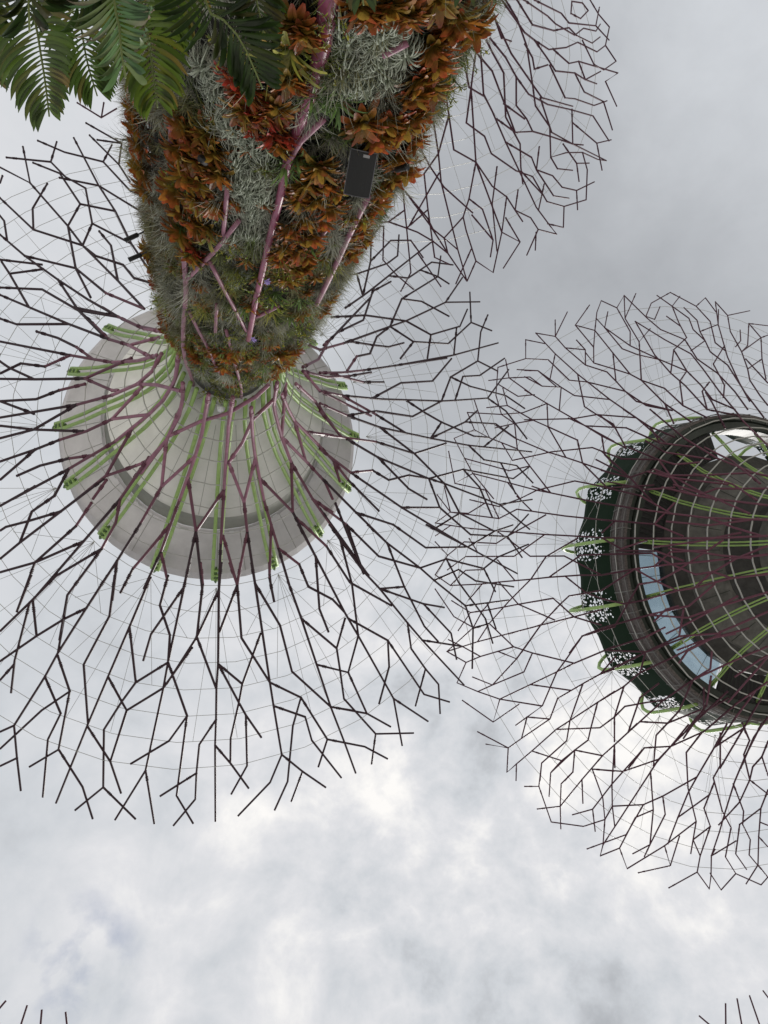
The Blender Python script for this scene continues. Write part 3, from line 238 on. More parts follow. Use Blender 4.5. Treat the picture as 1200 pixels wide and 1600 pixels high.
NET_B = '2305,2321 2301,2101 2300,1875 2302,1580 2305,1364 2282,1102;2305,2321 2332,2210 2394,2334;2359,2322 2332,2210;2332,2210 2330,2092 2334,1893 2363,1758 2361,1662 2357,1561 2366,1389 2422,1261;2278,2329 2302,2211;2301,2101 2242,1985;2278,2329 2245,2222 2278,2100 2272,1880 2301,1781;2222,2164 2241,2093 2243,1885 2246,1775 2302,1580;2210,2134 2216,1993 2243,1885 2187,1787;2184,2070 2186,1886 2188,1675 2184,1453 2186,1281;2186,1886 2134,1788 2138,1571;2122,1952 2188,1675 2237,1568 2305,1364;2300,1875 2236,1669 2237,1568 2239,1445 2186,1281;2301,1781 2357,1561 2354,1454 2422,1261;2188,1579 2252,1362 2264,1198;2365,2095 2364,1994 2334,1893;2330,2092 2364,1994;2447,2313 2388,2206 2386,1979 2355,1871 2359,1972;2388,2206 2419,2097 2386,1979;2419,2097 2452,2234 2478,2319 2502,2221 2535,2319 2561,2075 2579,1956 2634,1848;2419,2097 2417,1868 2411,1655 2425,1574 2422,1335 2438,1130;2476,2207 2445,2088 2441,2191;2445,2088 2472,1870 2524,1681 2581,1543;2417,1868 2361,1662;2355,1871 2385,1750 2411,1655;2502,2221 2497,1987 2472,1870;2535,2319 2506,2112 2502,1881 2553,1977;2564,2321 2506,2112;2445,2088 2447,1869 2474,1775 2524,1681;2502,1881 2425,1574 2466,1443 2470,1265 2511,1115;2526,2066 2518,1736 2525,1549 2538,1419 2541,1178;2526,2066 2575,1857 2629,1705 2641,1554 2648,1333 2659,1096;2649,2326 2590,2217 2560,2096 2578,2058 2608,2179;2649,2326 2704,2209 2731,2071 2725,1847 2749,1779;2613,2291 2640,2184 2670,2295;2640,2184 2639,2021 2642,1868;2614,2082 2640,1980;2642,1868 2583,1753 2525,1549;2583,1753 2581,1543 2532,1463 2470,1265;2634,1848 2640,1654 2684,1519 2712,1345 2720,1165;2640,2184 2673,2070 2672,1955 2695,1852 2634,1735;2670,2177 2694,2058 2690,1942 2695,1852 2696,1738 2737,1624 2756,1345 2780,1112;2690,1942 2752,2058 2763,2228;2704,2209 2735,2322 2755,2188;2759,2304 2752,2058 2748,1715 2751,1445 2754,1261;2759,2304 2785,2189 2848,2341;2785,2189 2783,2014 2804,1822 2807,1640 2800,1514 2817,1369 2835,1279;2788,1858 2809,1947 2814,2072;2842,2186 2828,1918 2804,1822;2842,2186 2874,2084 2804,1822;2874,2084 2869,1834 2868,1605;2842,2186 2895,2266;2874,2084 2895,2157;2869,1834 2807,1640;2752,1835 2687,1612 2686,1458 2684,1397 2647,1272;2632,1422 2582,1342 2541,1178;2581,1543 2594,1398 2595,1258 2661,1154;2811,1752 2873,1567;2422,1335 2378,1177;2541,1178 2659,1096;2213,2211 2241,2093 2237,1917;2187,2217 2217,2104 2216,1993;2215,2324 2187,2217 2185,2018;2182,1704 2188,1579 2187,1365;2158,2323 2187,2217;2162,2243 2163,2083 2188,1994;2138,1571 2079,1474 2027,1275;2192,2330 2139,2220 2108,2113 2135,1989 2186,1886;2192,2330 2245,2222;2160,2207 2132,2110 2131,1899;2106,2228 2132,2110;2075,2108 2103,2001 2131,1899 2134,1788 2077,1585;2108,2113 2103,2001 2051,1908;2079,2334 2108,2113;2079,2334 2053,2235 2022,2344 1992,2227 1996,1909 2022,1787;2107,2331 2075,2216 2050,2113 2053,2235;2081,2117 2072,1955 2072,1710 2077,1585 2079,1474 2080,1266;2051,1908 2022,1787 1970,1605 1971,1419;2049,2018 2021,1910 2076,1689 2136,1464 2141,1315;2050,2113 2051,1908;1992,2227 1968,2142 1926,1964;1995,2349 1940,2247 1968,2142 1969,1897 1968,1697 1970,1605;1940,2247 1941,2032;1969,1897 1939,1792 1968,1697 2020,1479 2031,1235;2184,1453 2131,1372 2113,1290;2240,1543 2232,1424;1912,2352 1885,2243 1888,2119 1914,2018 1912,1922 1939,1792;1930,2315 1885,2243 1862,2339;1885,2243 1886,1911 1913,1800 1914,1700 1915,1486 1919,1268;1941,2032 1886,1911;1915,2123 1912,1922;1943,1815 1914,1700;1975,1732 1970,1605 1972,1378 1973,1285;1862,2339 1859,2109 1859,1941 1860,1604 1861,1458 1861,1259;1860,2234 1839,2333;1829,2331 1806,2245 1832,2133 1832,1918 1847,1855 1911,1608;1859,1922 1847,1855 1805,1697 1805,1483 1744,1271;1839,2100 1811,2038;1806,2245 1772,2334;1780,2248 1804,2122 1805,1799 1860,1604;1797,1909 1751,1805;1855,1403 1804,1595 1751,1703 1708,1866 1672,2021 1644,2127;1772,2334 1752,2237 1750,2041 1751,1911 1751,1703 1752,1587 1750,1393 1744,1271;1752,2237 1778,2126 1778,2005;1752,1587 1807,1382 1808,1260;1750,1485 1698,1378 1674,1297;1751,1911 1699,1807 1646,1603;1749,1930 1711,1994 1698,2049 1671,2130;1748,2342 1697,2243 1671,2130 1672,2021 1615,1908 1590,1806;1699,2128 1698,1993 1699,1807 1699,1582 1681,1548 1642,1486 1599,1343;1725,2240 1699,2128 1671,2236;1750,2022 1722,2128;1642,2341 1644,2127 1643,1700 1642,1486 1642,1314;1681,1548 1698,1484 1698,1286;1681,1548 1643,1700 1598,1874;1671,2130 1642,2341;1560,1586 1588,1476 1585,1355;1642,2341 1615,2240 1617,2136 1615,1908;1617,2136 1644,2236 1661,2314;1615,2240 1588,2342 1561,2235 1532,2122 1481,1898 1478,2020 1476,2115;1590,1806 1532,1588 1529,1323;1616,2016 1590,1916 1643,1700;1590,1916 1561,2128 1588,2233;1590,1806 1560,1903 1561,2128 1561,2235;1588,1476 1545,1639 1531,1711 1481,1898;1532,1588 1531,1711 1531,1899 1532,2122 1502,2231 1507,2021;1558,2352 1502,2231;1531,1899 1478,1686;1471,1391 1478,1478 1478,1594 1478,1686 1478,1787 1450,1901 1450,2126 1450,2234 1418,2333 1419,2250 1420,2117;1478,2020 1450,1901;1478,2020 1450,2126;1501,2352 1450,2234 1477,2347;1476,1608 1423,1799 1393,1896 1391,2115 1369,2198;1419,1466 1420,1589 1423,1799 1425,1906 1420,2117;1419,2250 1397,2320;1420,1589 1381,1724 1364,1787 1367,1895 1369,2005 1366,2110 1356,2150;1365,1564 1368,1679 1425,1906;1420,2117 1369,2005;1367,1895 1316,1790 1314,1687;1367,1895 1337,2001 1336,2081;1365,1564 1319,1674;1316,1790 1313,1995;1312,1899 1272,1814;1588,1476 1583,1277;1380,2299 1363,2229 1391,2115;1363,2229 1304,2337 1253,2225 1226,2106 1255,2000 1312,1899;1367,1895 1366,2110 1337,2226;1314,1687 1312,1568 1313,1489;1337,2001 1337,2110 1310,2221 1283,2331;1337,2338 1310,2221 1313,1995;1313,1995 1280,2109;1312,1899 1256,1780 1204,1584;1314,1687 1258,1890 1229,2006 1202,2108;1253,1577 1256,1780 1258,1890 1258,2098 1283,2212;1258,2098 1229,2208;1226,2106 1229,2006 1173,1890 1143,1782 1086,1577;1226,2106 1203,2254 1197,2326 1172,2219 1174,1990 1147,1891;1203,2254 1202,1681 1204,1584 1199,1474 1198,1296;1224,2332 1173,2119;1172,2219 1141,2320 1089,2086 1040,1868;1173,1890 1173,2119;1202,1681 1147,1891 1119,2113 1144,2216;1119,2113 1120,2204;1143,1782 1117,1886 1119,2113;1253,1577 1199,1474 1142,1288;1251,1366 1252,1469 1205,1637;1146,1307 1151,1459 1095,1667 1040,1868 1033,1995 1006,2097 1004,2211 971,2320 973,2223 981,2088 976,2036;1089,2086 1063,2204 1066,1990;1118,2316 1063,2204;1084,2066 1086,1876 1089,1699 1086,1577 1083,1357 1089,1183;1086,1876 1031,1664;1033,1768 1002,1884 1033,1995 1028,2094;1033,1577 1033,1768;1052,2352 1004,2211;1023,1183 1083,1357;1091,1258 1038,1461 1041,1552 983,1768 949,1879 948,2090 919,2211 946,2325 976,2209;1002,1884 1006,2097;963,1130 972,1377 975,1554 975,1788 976,1919 981,2088;976,1569 925,1761 920,1857 894,1972 892,2084 864,2191;943,1695 983,1870;928,1856 877,1747;981,2088 929,1973;928,1856 925,2069 895,2188;1023,1183 980,1256 979,1357 930,1533 943,1695;930,1533 862,1648;909,1255 913,1365 873,1510;913,1365 934,1438 930,1533;864,1617 877,1747 873,1957 869,2166 894,2295;869,2166 845,2271 860,2317 919,2211;871,1854 850,1885;873,1957 847,2045;1530,1386 1516,1135 1521,1019;1588,1476 1591,1330;1472,1368 1471,1178 1451,928;1530,1386 1471,1178;1478,1478 1502,1342;1466,1193 1424,1275;1420,1589 1416,1401 1424,1275 1409,1075 1402,862 1366,762;1416,1401 1365,1564;1365,1564 1370,1473 1340,1359 1311,1274;1314,1687 1276,1796;1312,1568 1311,1274 1297,1073 1249,825 1213,707;1312,1568 1363,1368 1363,1226;1311,1470 1251,1366 1199,1182;1251,1366 1251,1265 1297,1073 1290,965 1348,894;1251,1740 1253,1577;1142,1288 1104,1053 1054,865;1205,1637 1199,1474 1183,1219 1168,1007;1246,1067 1189,1176;1079,1340 1073,1126 1072,941;1035,1476 1023,1183 1027,967;1038,1153 980,1256;972,1452 970,1233 949,1083;2252,1362 2270,1138 2333,981;2364,1350 2350,1053 2336,844 2336,666 2358,604;2302,1463 2306,1256 2330,1098;2306,1256 2270,1138;2192,1266 2202,1079;2138,1401 2143,1265 2202,1079 2211,988 2274,889;2078,1346 2087,1177 2155,1069 2152,980 2199,854 2336,666;2027,1275 2089,1030;1973,1285 1978,1083 1981,905 1979,749 1991,616 2005,516;1919,1268 1926,978 1879,838;1861,1259 1867,959 1873,663 1886,510;1861,1259 1826,1148 1860,1007;1808,1260 1809,1157;1733,1147 1753,1079 1758,897 1754,781 1754,514;1922,1188 1876,1261;2087,1177 2138,1401;2202,1079 2101,894 2089,816 2094,709 2119,531;1926,978 2035,899;1811,1071 1808,988 1758,897 1698,802;1756,980 1811,892 1808,736;1715,906 1861,674;1682,759 1816,511;2032,1080 1981,905;2027,1294 2032,1080;2089,816 2153,751 2255,564;1980,738 1887,532;2090,986 2089,816;1808,1260 1808,988;1744,1271 1753,1079;1698,1286 1753,1079;1753,1079 1696,980 1644,896;1583,1277 1697,1072 1696,980 1734,854;1674,1297 1643,1183;1643,1183 1638,1072 1644,896 1640,822 1647,665 1623,530;1698,802 1698,733 1647,665;1640,822 1698,733;1591,1350 1583,1071 1569,871 1637,735;1583,1071 1523,899 1523,738 1509,556;1556,1057 1584,979 1581,912;1478,1478 1471,1178 1468,982 1409,827 1395,598;1559,901 1468,982;1380,1062 1402,990 1400,813;504,2321 500,2101 499,1875 501,1580 504,1364 481,1102;504,2321 531,2210 593,2334;558,2322 531,2210;531,2210 529,2092 533,1893 562,1758 560,1662 556,1561 565,1389 621,1261;477,2329 501,2211;500,2101 442,1985;477,2329 444,2222 477,2100 471,1880 500,1781;421,2164 440,2093 442,1885 446,1775 501,1580;409,2134 415,1993 442,1885 386,1787;383,2070 385,1886 387,1675 383,1453 385,1281;385,1886 333,1788 337,1571;321,1952 387,1675 436,1568 504,1364;499,1875 436,1669 436,1568 438,1445 385,1281;500,1781 556,1561 553,1454 621,1261;387,1579 451,1362 463,1198;564,2095 563,1994 533,1893;529,2092 563,1994;646,2313 587,2206 585,1979 554,1871 558,1972;587,2206 618,2097 585,1979;618,2097 651,2234 678,2319 701,2221 734,2319 760,2075 778,1956;618,2097 616,1868 610,1655 624,1574 621,1335 637,1130;675,2207 645,2088 640,2191;645,2088 671,1870 723,1681 780,1543;616,1868 560,1662;554,1871 584,1750 610,1655;701,2221 696,1987 671,1870;734,2319 705,2112 702,1881 752,1977;763,2321 705,2112;645,2088 646,1869 674,1775 723,1681;702,1881 624,1574 665,1443 669,1265 710,1115;725,2066 717,1736 724,1549 737,1419 740,1178;725,2066 774,1857;847,1333 858,1096;790,2217 759,2096 777,2058 808,2179;782,1753 724,1549;782,1753 780,1543 731,1463 669,1265;883,1397 846,1272;831,1422 781,1342 740,1178;780,1543 793,1398 794,1258 860,1154;621,1335 577,1177;740,1178 858,1096;412,2211 440,2093 436,1917;386,2217 416,2104 415,1993;414,2324 386,2217 384,2018;381,1704 387,1579 386,1365;357,2323 386,2217;361,2243 362,2083 387,1994;337,1571 278,1474 226,1275;391,2330 338,2220 307,2113 334,1989 385,1886;391,2330 444,2222;359,2207 331,2110 330,1899;305,2228 331,2110;274,2108 302,2001 330,1899 333,1788 276,1585;307,2113 302,2001 251,1908;278,2334 307,2113;278,2334 252,2235 221,2344 191,2227 195,1909 221,1787;306,2331 274,2216 249,2113 252,2235;280,2117 271,1955 271,1710 276,1585 278,1474 280,1266;251,1908 221,1787 169,1605 170,1419;248,2018 220,1910 275,1689 335,1464 340,1315;249,2113 251,1908;191,2227 167,2142 125,1964;194,2349 139,2247 167,2142 168,1897 167,1697 169,1605;139,2247 140,2032;168,1897 138,1792 167,1697 219,1479 230,1235;383,1453 330,1372 312,1290;439,1543 431,1424;111,2352 84,2243 87,2119 113,2018 111,1922 138,1792;129,2315 84,2243 61,2339;84,2243 85,1911 112,1800 113,1700 114,1486 118,1268;140,2032 85,1911;114,2123 111,1922;142,1815 113,1700;174,1732 169,1605 171,1378 172,1285;61,2339 58,2109 58,1941 59,1604 60,1458 60,1259;59,2234 38,2333;28,2331 5,2245 31,2133 32,1918 46,1855 110,1608;58,1922 46,1855 4,1697 4,1483 3543,1271;38,2100 10,2038;5,2245 3571,2334;3579,2248 3,2122 4,1799 59,1604;3596,1909 3550,1805;54,1403 4,1595 3550,1703 3507,1866 3471,2021 3443,2127;3571,2334 3551,2237 3549,2041 3550,1911 3550,1703 3551,1587 3549,1393 3543,1271;3551,2237 3577,2126 3577,2005;3551,1587 6,1382 7,1260;3549,1485 3497,1378 3473,1297;3550,1911 3498,1807 3445,1603;3548,1930 3511,1994 3497,2049 3470,2130;3547,2342 3496,2243 3470,2130 3471,2021 3415,1908 3390,1806;3498,2128 3497,1993 3498,1807 3498,1582 3480,1548 3442,1486 3399,1343;3524,2240 3498,2128 3470,2236;3549,2022 3521,2128;3441,2341 3443,2127 3443,1700 3442,1486 3441,1314;3480,1548 3497,1484 3497,1286;3480,1548 3443,1700 3397,1874;3470,2130 3441,2341;3359,1586 3387,1476 3384,1355;3441,2341 3414,2240 3416,2136 3415,1908;3416,2136 3443,2236 3460,2314;3414,2240 3387,2342 3360,2235 3331,2122 3280,1898 3277,2020 3276,2115;3390,1806 3331,1588 3328,1323;3415,2016 3389,1916 3443,1700;3389,1916 3360,2128 3387,2233;3390,1806 3359,1903 3360,2128 3360,2235;3387,1476 3344,1639 3330,1711 3280,1898;3331,1588 3330,1711 3330,1899 3331,2122 3301,2231 3306,2021;3357,2352 3301,2231;3330,1899 3277,1686;3270,1391 3277,1478 3277,1594 3277,1686 3278,1787 3249,1901 3249,2126 3249,2234 3217,2333 3218,2250 3219,2117;3277,2020 3249,1901;3277,2020 3249,2126;3300,2352 3249,2234 3276,2347;3275,1608 3222,1799 3193,1896 3190,2115 3168,2198;3219,1466 3219,1589 3222,1799 3224,1906 3219,2117;3218,2250 3196,2320;3219,1589 3180,1724 3164,1787 3166,1895 3168,2005 3166,2110 3155,2150;3164,1564 3167,1679 3224,1906;3219,2117 3168,2005;3166,1895 3115,1790 3114,1687;3166,1895 3137,2001 3136,2081;3164,1564 3118,1674;3115,1790 3113,1995;3111,1899 3071,1814;3387,1476 3382,1277;3179,2299 3162,2229 3190,2115;3162,2229 3103,2337 3052,2225 3025,2106 3054,2000 3111,1899;3166,1895 3166,2110 3136,2226;3114,1687 3111,1568 3112,1489;3137,2001 3136,2110 3109,2221 3082,2331;3136,2338 3109,2221 3113,1995;3113,1995 3079,2109;3111,1899 3055,1780 3003,1584;3114,1687 3057,1890 3028,2006 3001,2108;3052,1577 3055,1780 3057,1890 3057,2098 3082,2212;3057,2098 3028,2208;3025,2106 3028,2006 2972,1890 2942,1782;3025,2106 3002,2254 2996,2326 2971,2219 2973,1990 2946,1891;3002,2254 3002,1681 3003,1584 2998,1474 2997,1296;3023,2332 2972,2119;2971,2219 2940,2320;2972,1890 2972,2119;3002,1681 2946,1891;3052,1577 2998,1474 2941,1288;3050,1366 3051,1469 3004,1637;2945,1307 2950,1459;2882,1357 2888,1183;3329,1386 3315,1135 3320,1019;3387,1476 3390,1330;3271,1368 3270,1178 3250,928;3329,1386 3270,1178;3277,1478 3301,1342;3265,1193 3223,1275;3219,1589 3215,1401 3223,1275 3209,1075 3201,862 3165,762;3215,1401 3164,1564;3164,1564 3169,1473 3139,1359 3110,1274;3114,1687 3075,1796;3111,1568 3110,1274 3096,1073 3048,825 3012,707;3111,1568 3162,1368 3162,1226;3111,1470 3050,1366 2998,1182;3050,1366 3050,1265 3096,1073 3089,965 3147,894;3050,1740 3052,1577;2941,1288 2903,1053 2854,865;3004,1637 2998,1474 2982,1219 2967,1007;3045,1067 2988,1176;2878,1340 2872,1126 2871,941;451,1362 469,1138 532,981;563,1350 549,1053 535,844 535,666 557,604;501,1463 505,1256 529,1098;505,1256 469,1138;391,1266 401,1079;337,1401 342,1265 401,1079 410,988 474,889;277,1346 286,1177 355,1069 351,980 398,854 535,666;226,1275 288,1030;172,1285 177,1083 180,905 178,749 190,616 204,516;118,1268 126,978 78,838;60,1259 66,959 72,663 85,510;60,1259 25,1148 59,1007;7,1260 8,1157;3532,1147 3552,1079 3557,897 3553,781 3553,514;122,1188 75,1261;286,1177 337,1401;401,1079 300,894 288,816 293,709 318,531;126,978 234,899;10,1071 7,988 3557,897 3497,802;3555,980 10,892 7,736;3514,906 60,674;3481,759 15,511;232,1080 180,905;226,1294 232,1080;288,816 352,751 454,564;179,738 86,532;289,986 288,816;7,1260 7,988;3543,1271 3552,1079;3497,1286 3552,1079;3552,1079 3495,980 3443,896;3382,1277 3496,1072 3495,980 3534,854;3473,1297 3442,1183;3442,1183 3437,1072 3443,896 3439,822 3446,665 3422,530;3497,802 3497,733 3446,665;3439,822 3497,733;3391,1350 3382,1071 3368,871 3436,735;3382,1071 3323,899 3322,738 3308,556;3355,1057 3383,979 3380,912;3277,1478 3270,1178 3267,982 3208,827 3195,598;3358,901 3267,982;3179,1062 3201,990 3199,813;3596,844 3596,666;3239,749 3251,616 3265,516;3133,663 3146,510;2994,1147 3013,1079 3019,897 3015,781 3014,514;3350,816 3355,709 3379,531;3071,1071 3069,988 3019,897 2958,802;3017,980 3072,892 3068,736;2975,906 3121,674;2943,759 3077,511;3241,738 3147,532;3013,1079 2956,980;2957,1072 2956,980 2995,854;2900,822 2907,665 2884,530;2958,802 2958,733 2907,665;2900,822 2958,733;2844,1071 2830,871 2898,735;2844,1071 2784,899 2783,738 2770,556;2816,1057 2844,979 2841,912;2669,827 2656,598;149,1075 141,862 106,762;1075,666 1097,604;939,854 1075,666;717,1083 720,905 718,749 730,616 744,516;666,978 618,838;607,959 612,663 625,510;493,781 493,514;829,816 834,709 858,531;666,978 775,899;422,759 556,511;772,1080 720,905;829,816 892,751 994,564;720,738 626,532;379,822 386,665 363,530;437,802 437,733 386,665;379,822 437,733;309,871 377,735;148,827 135,598;119,1062 142,990 140,813'
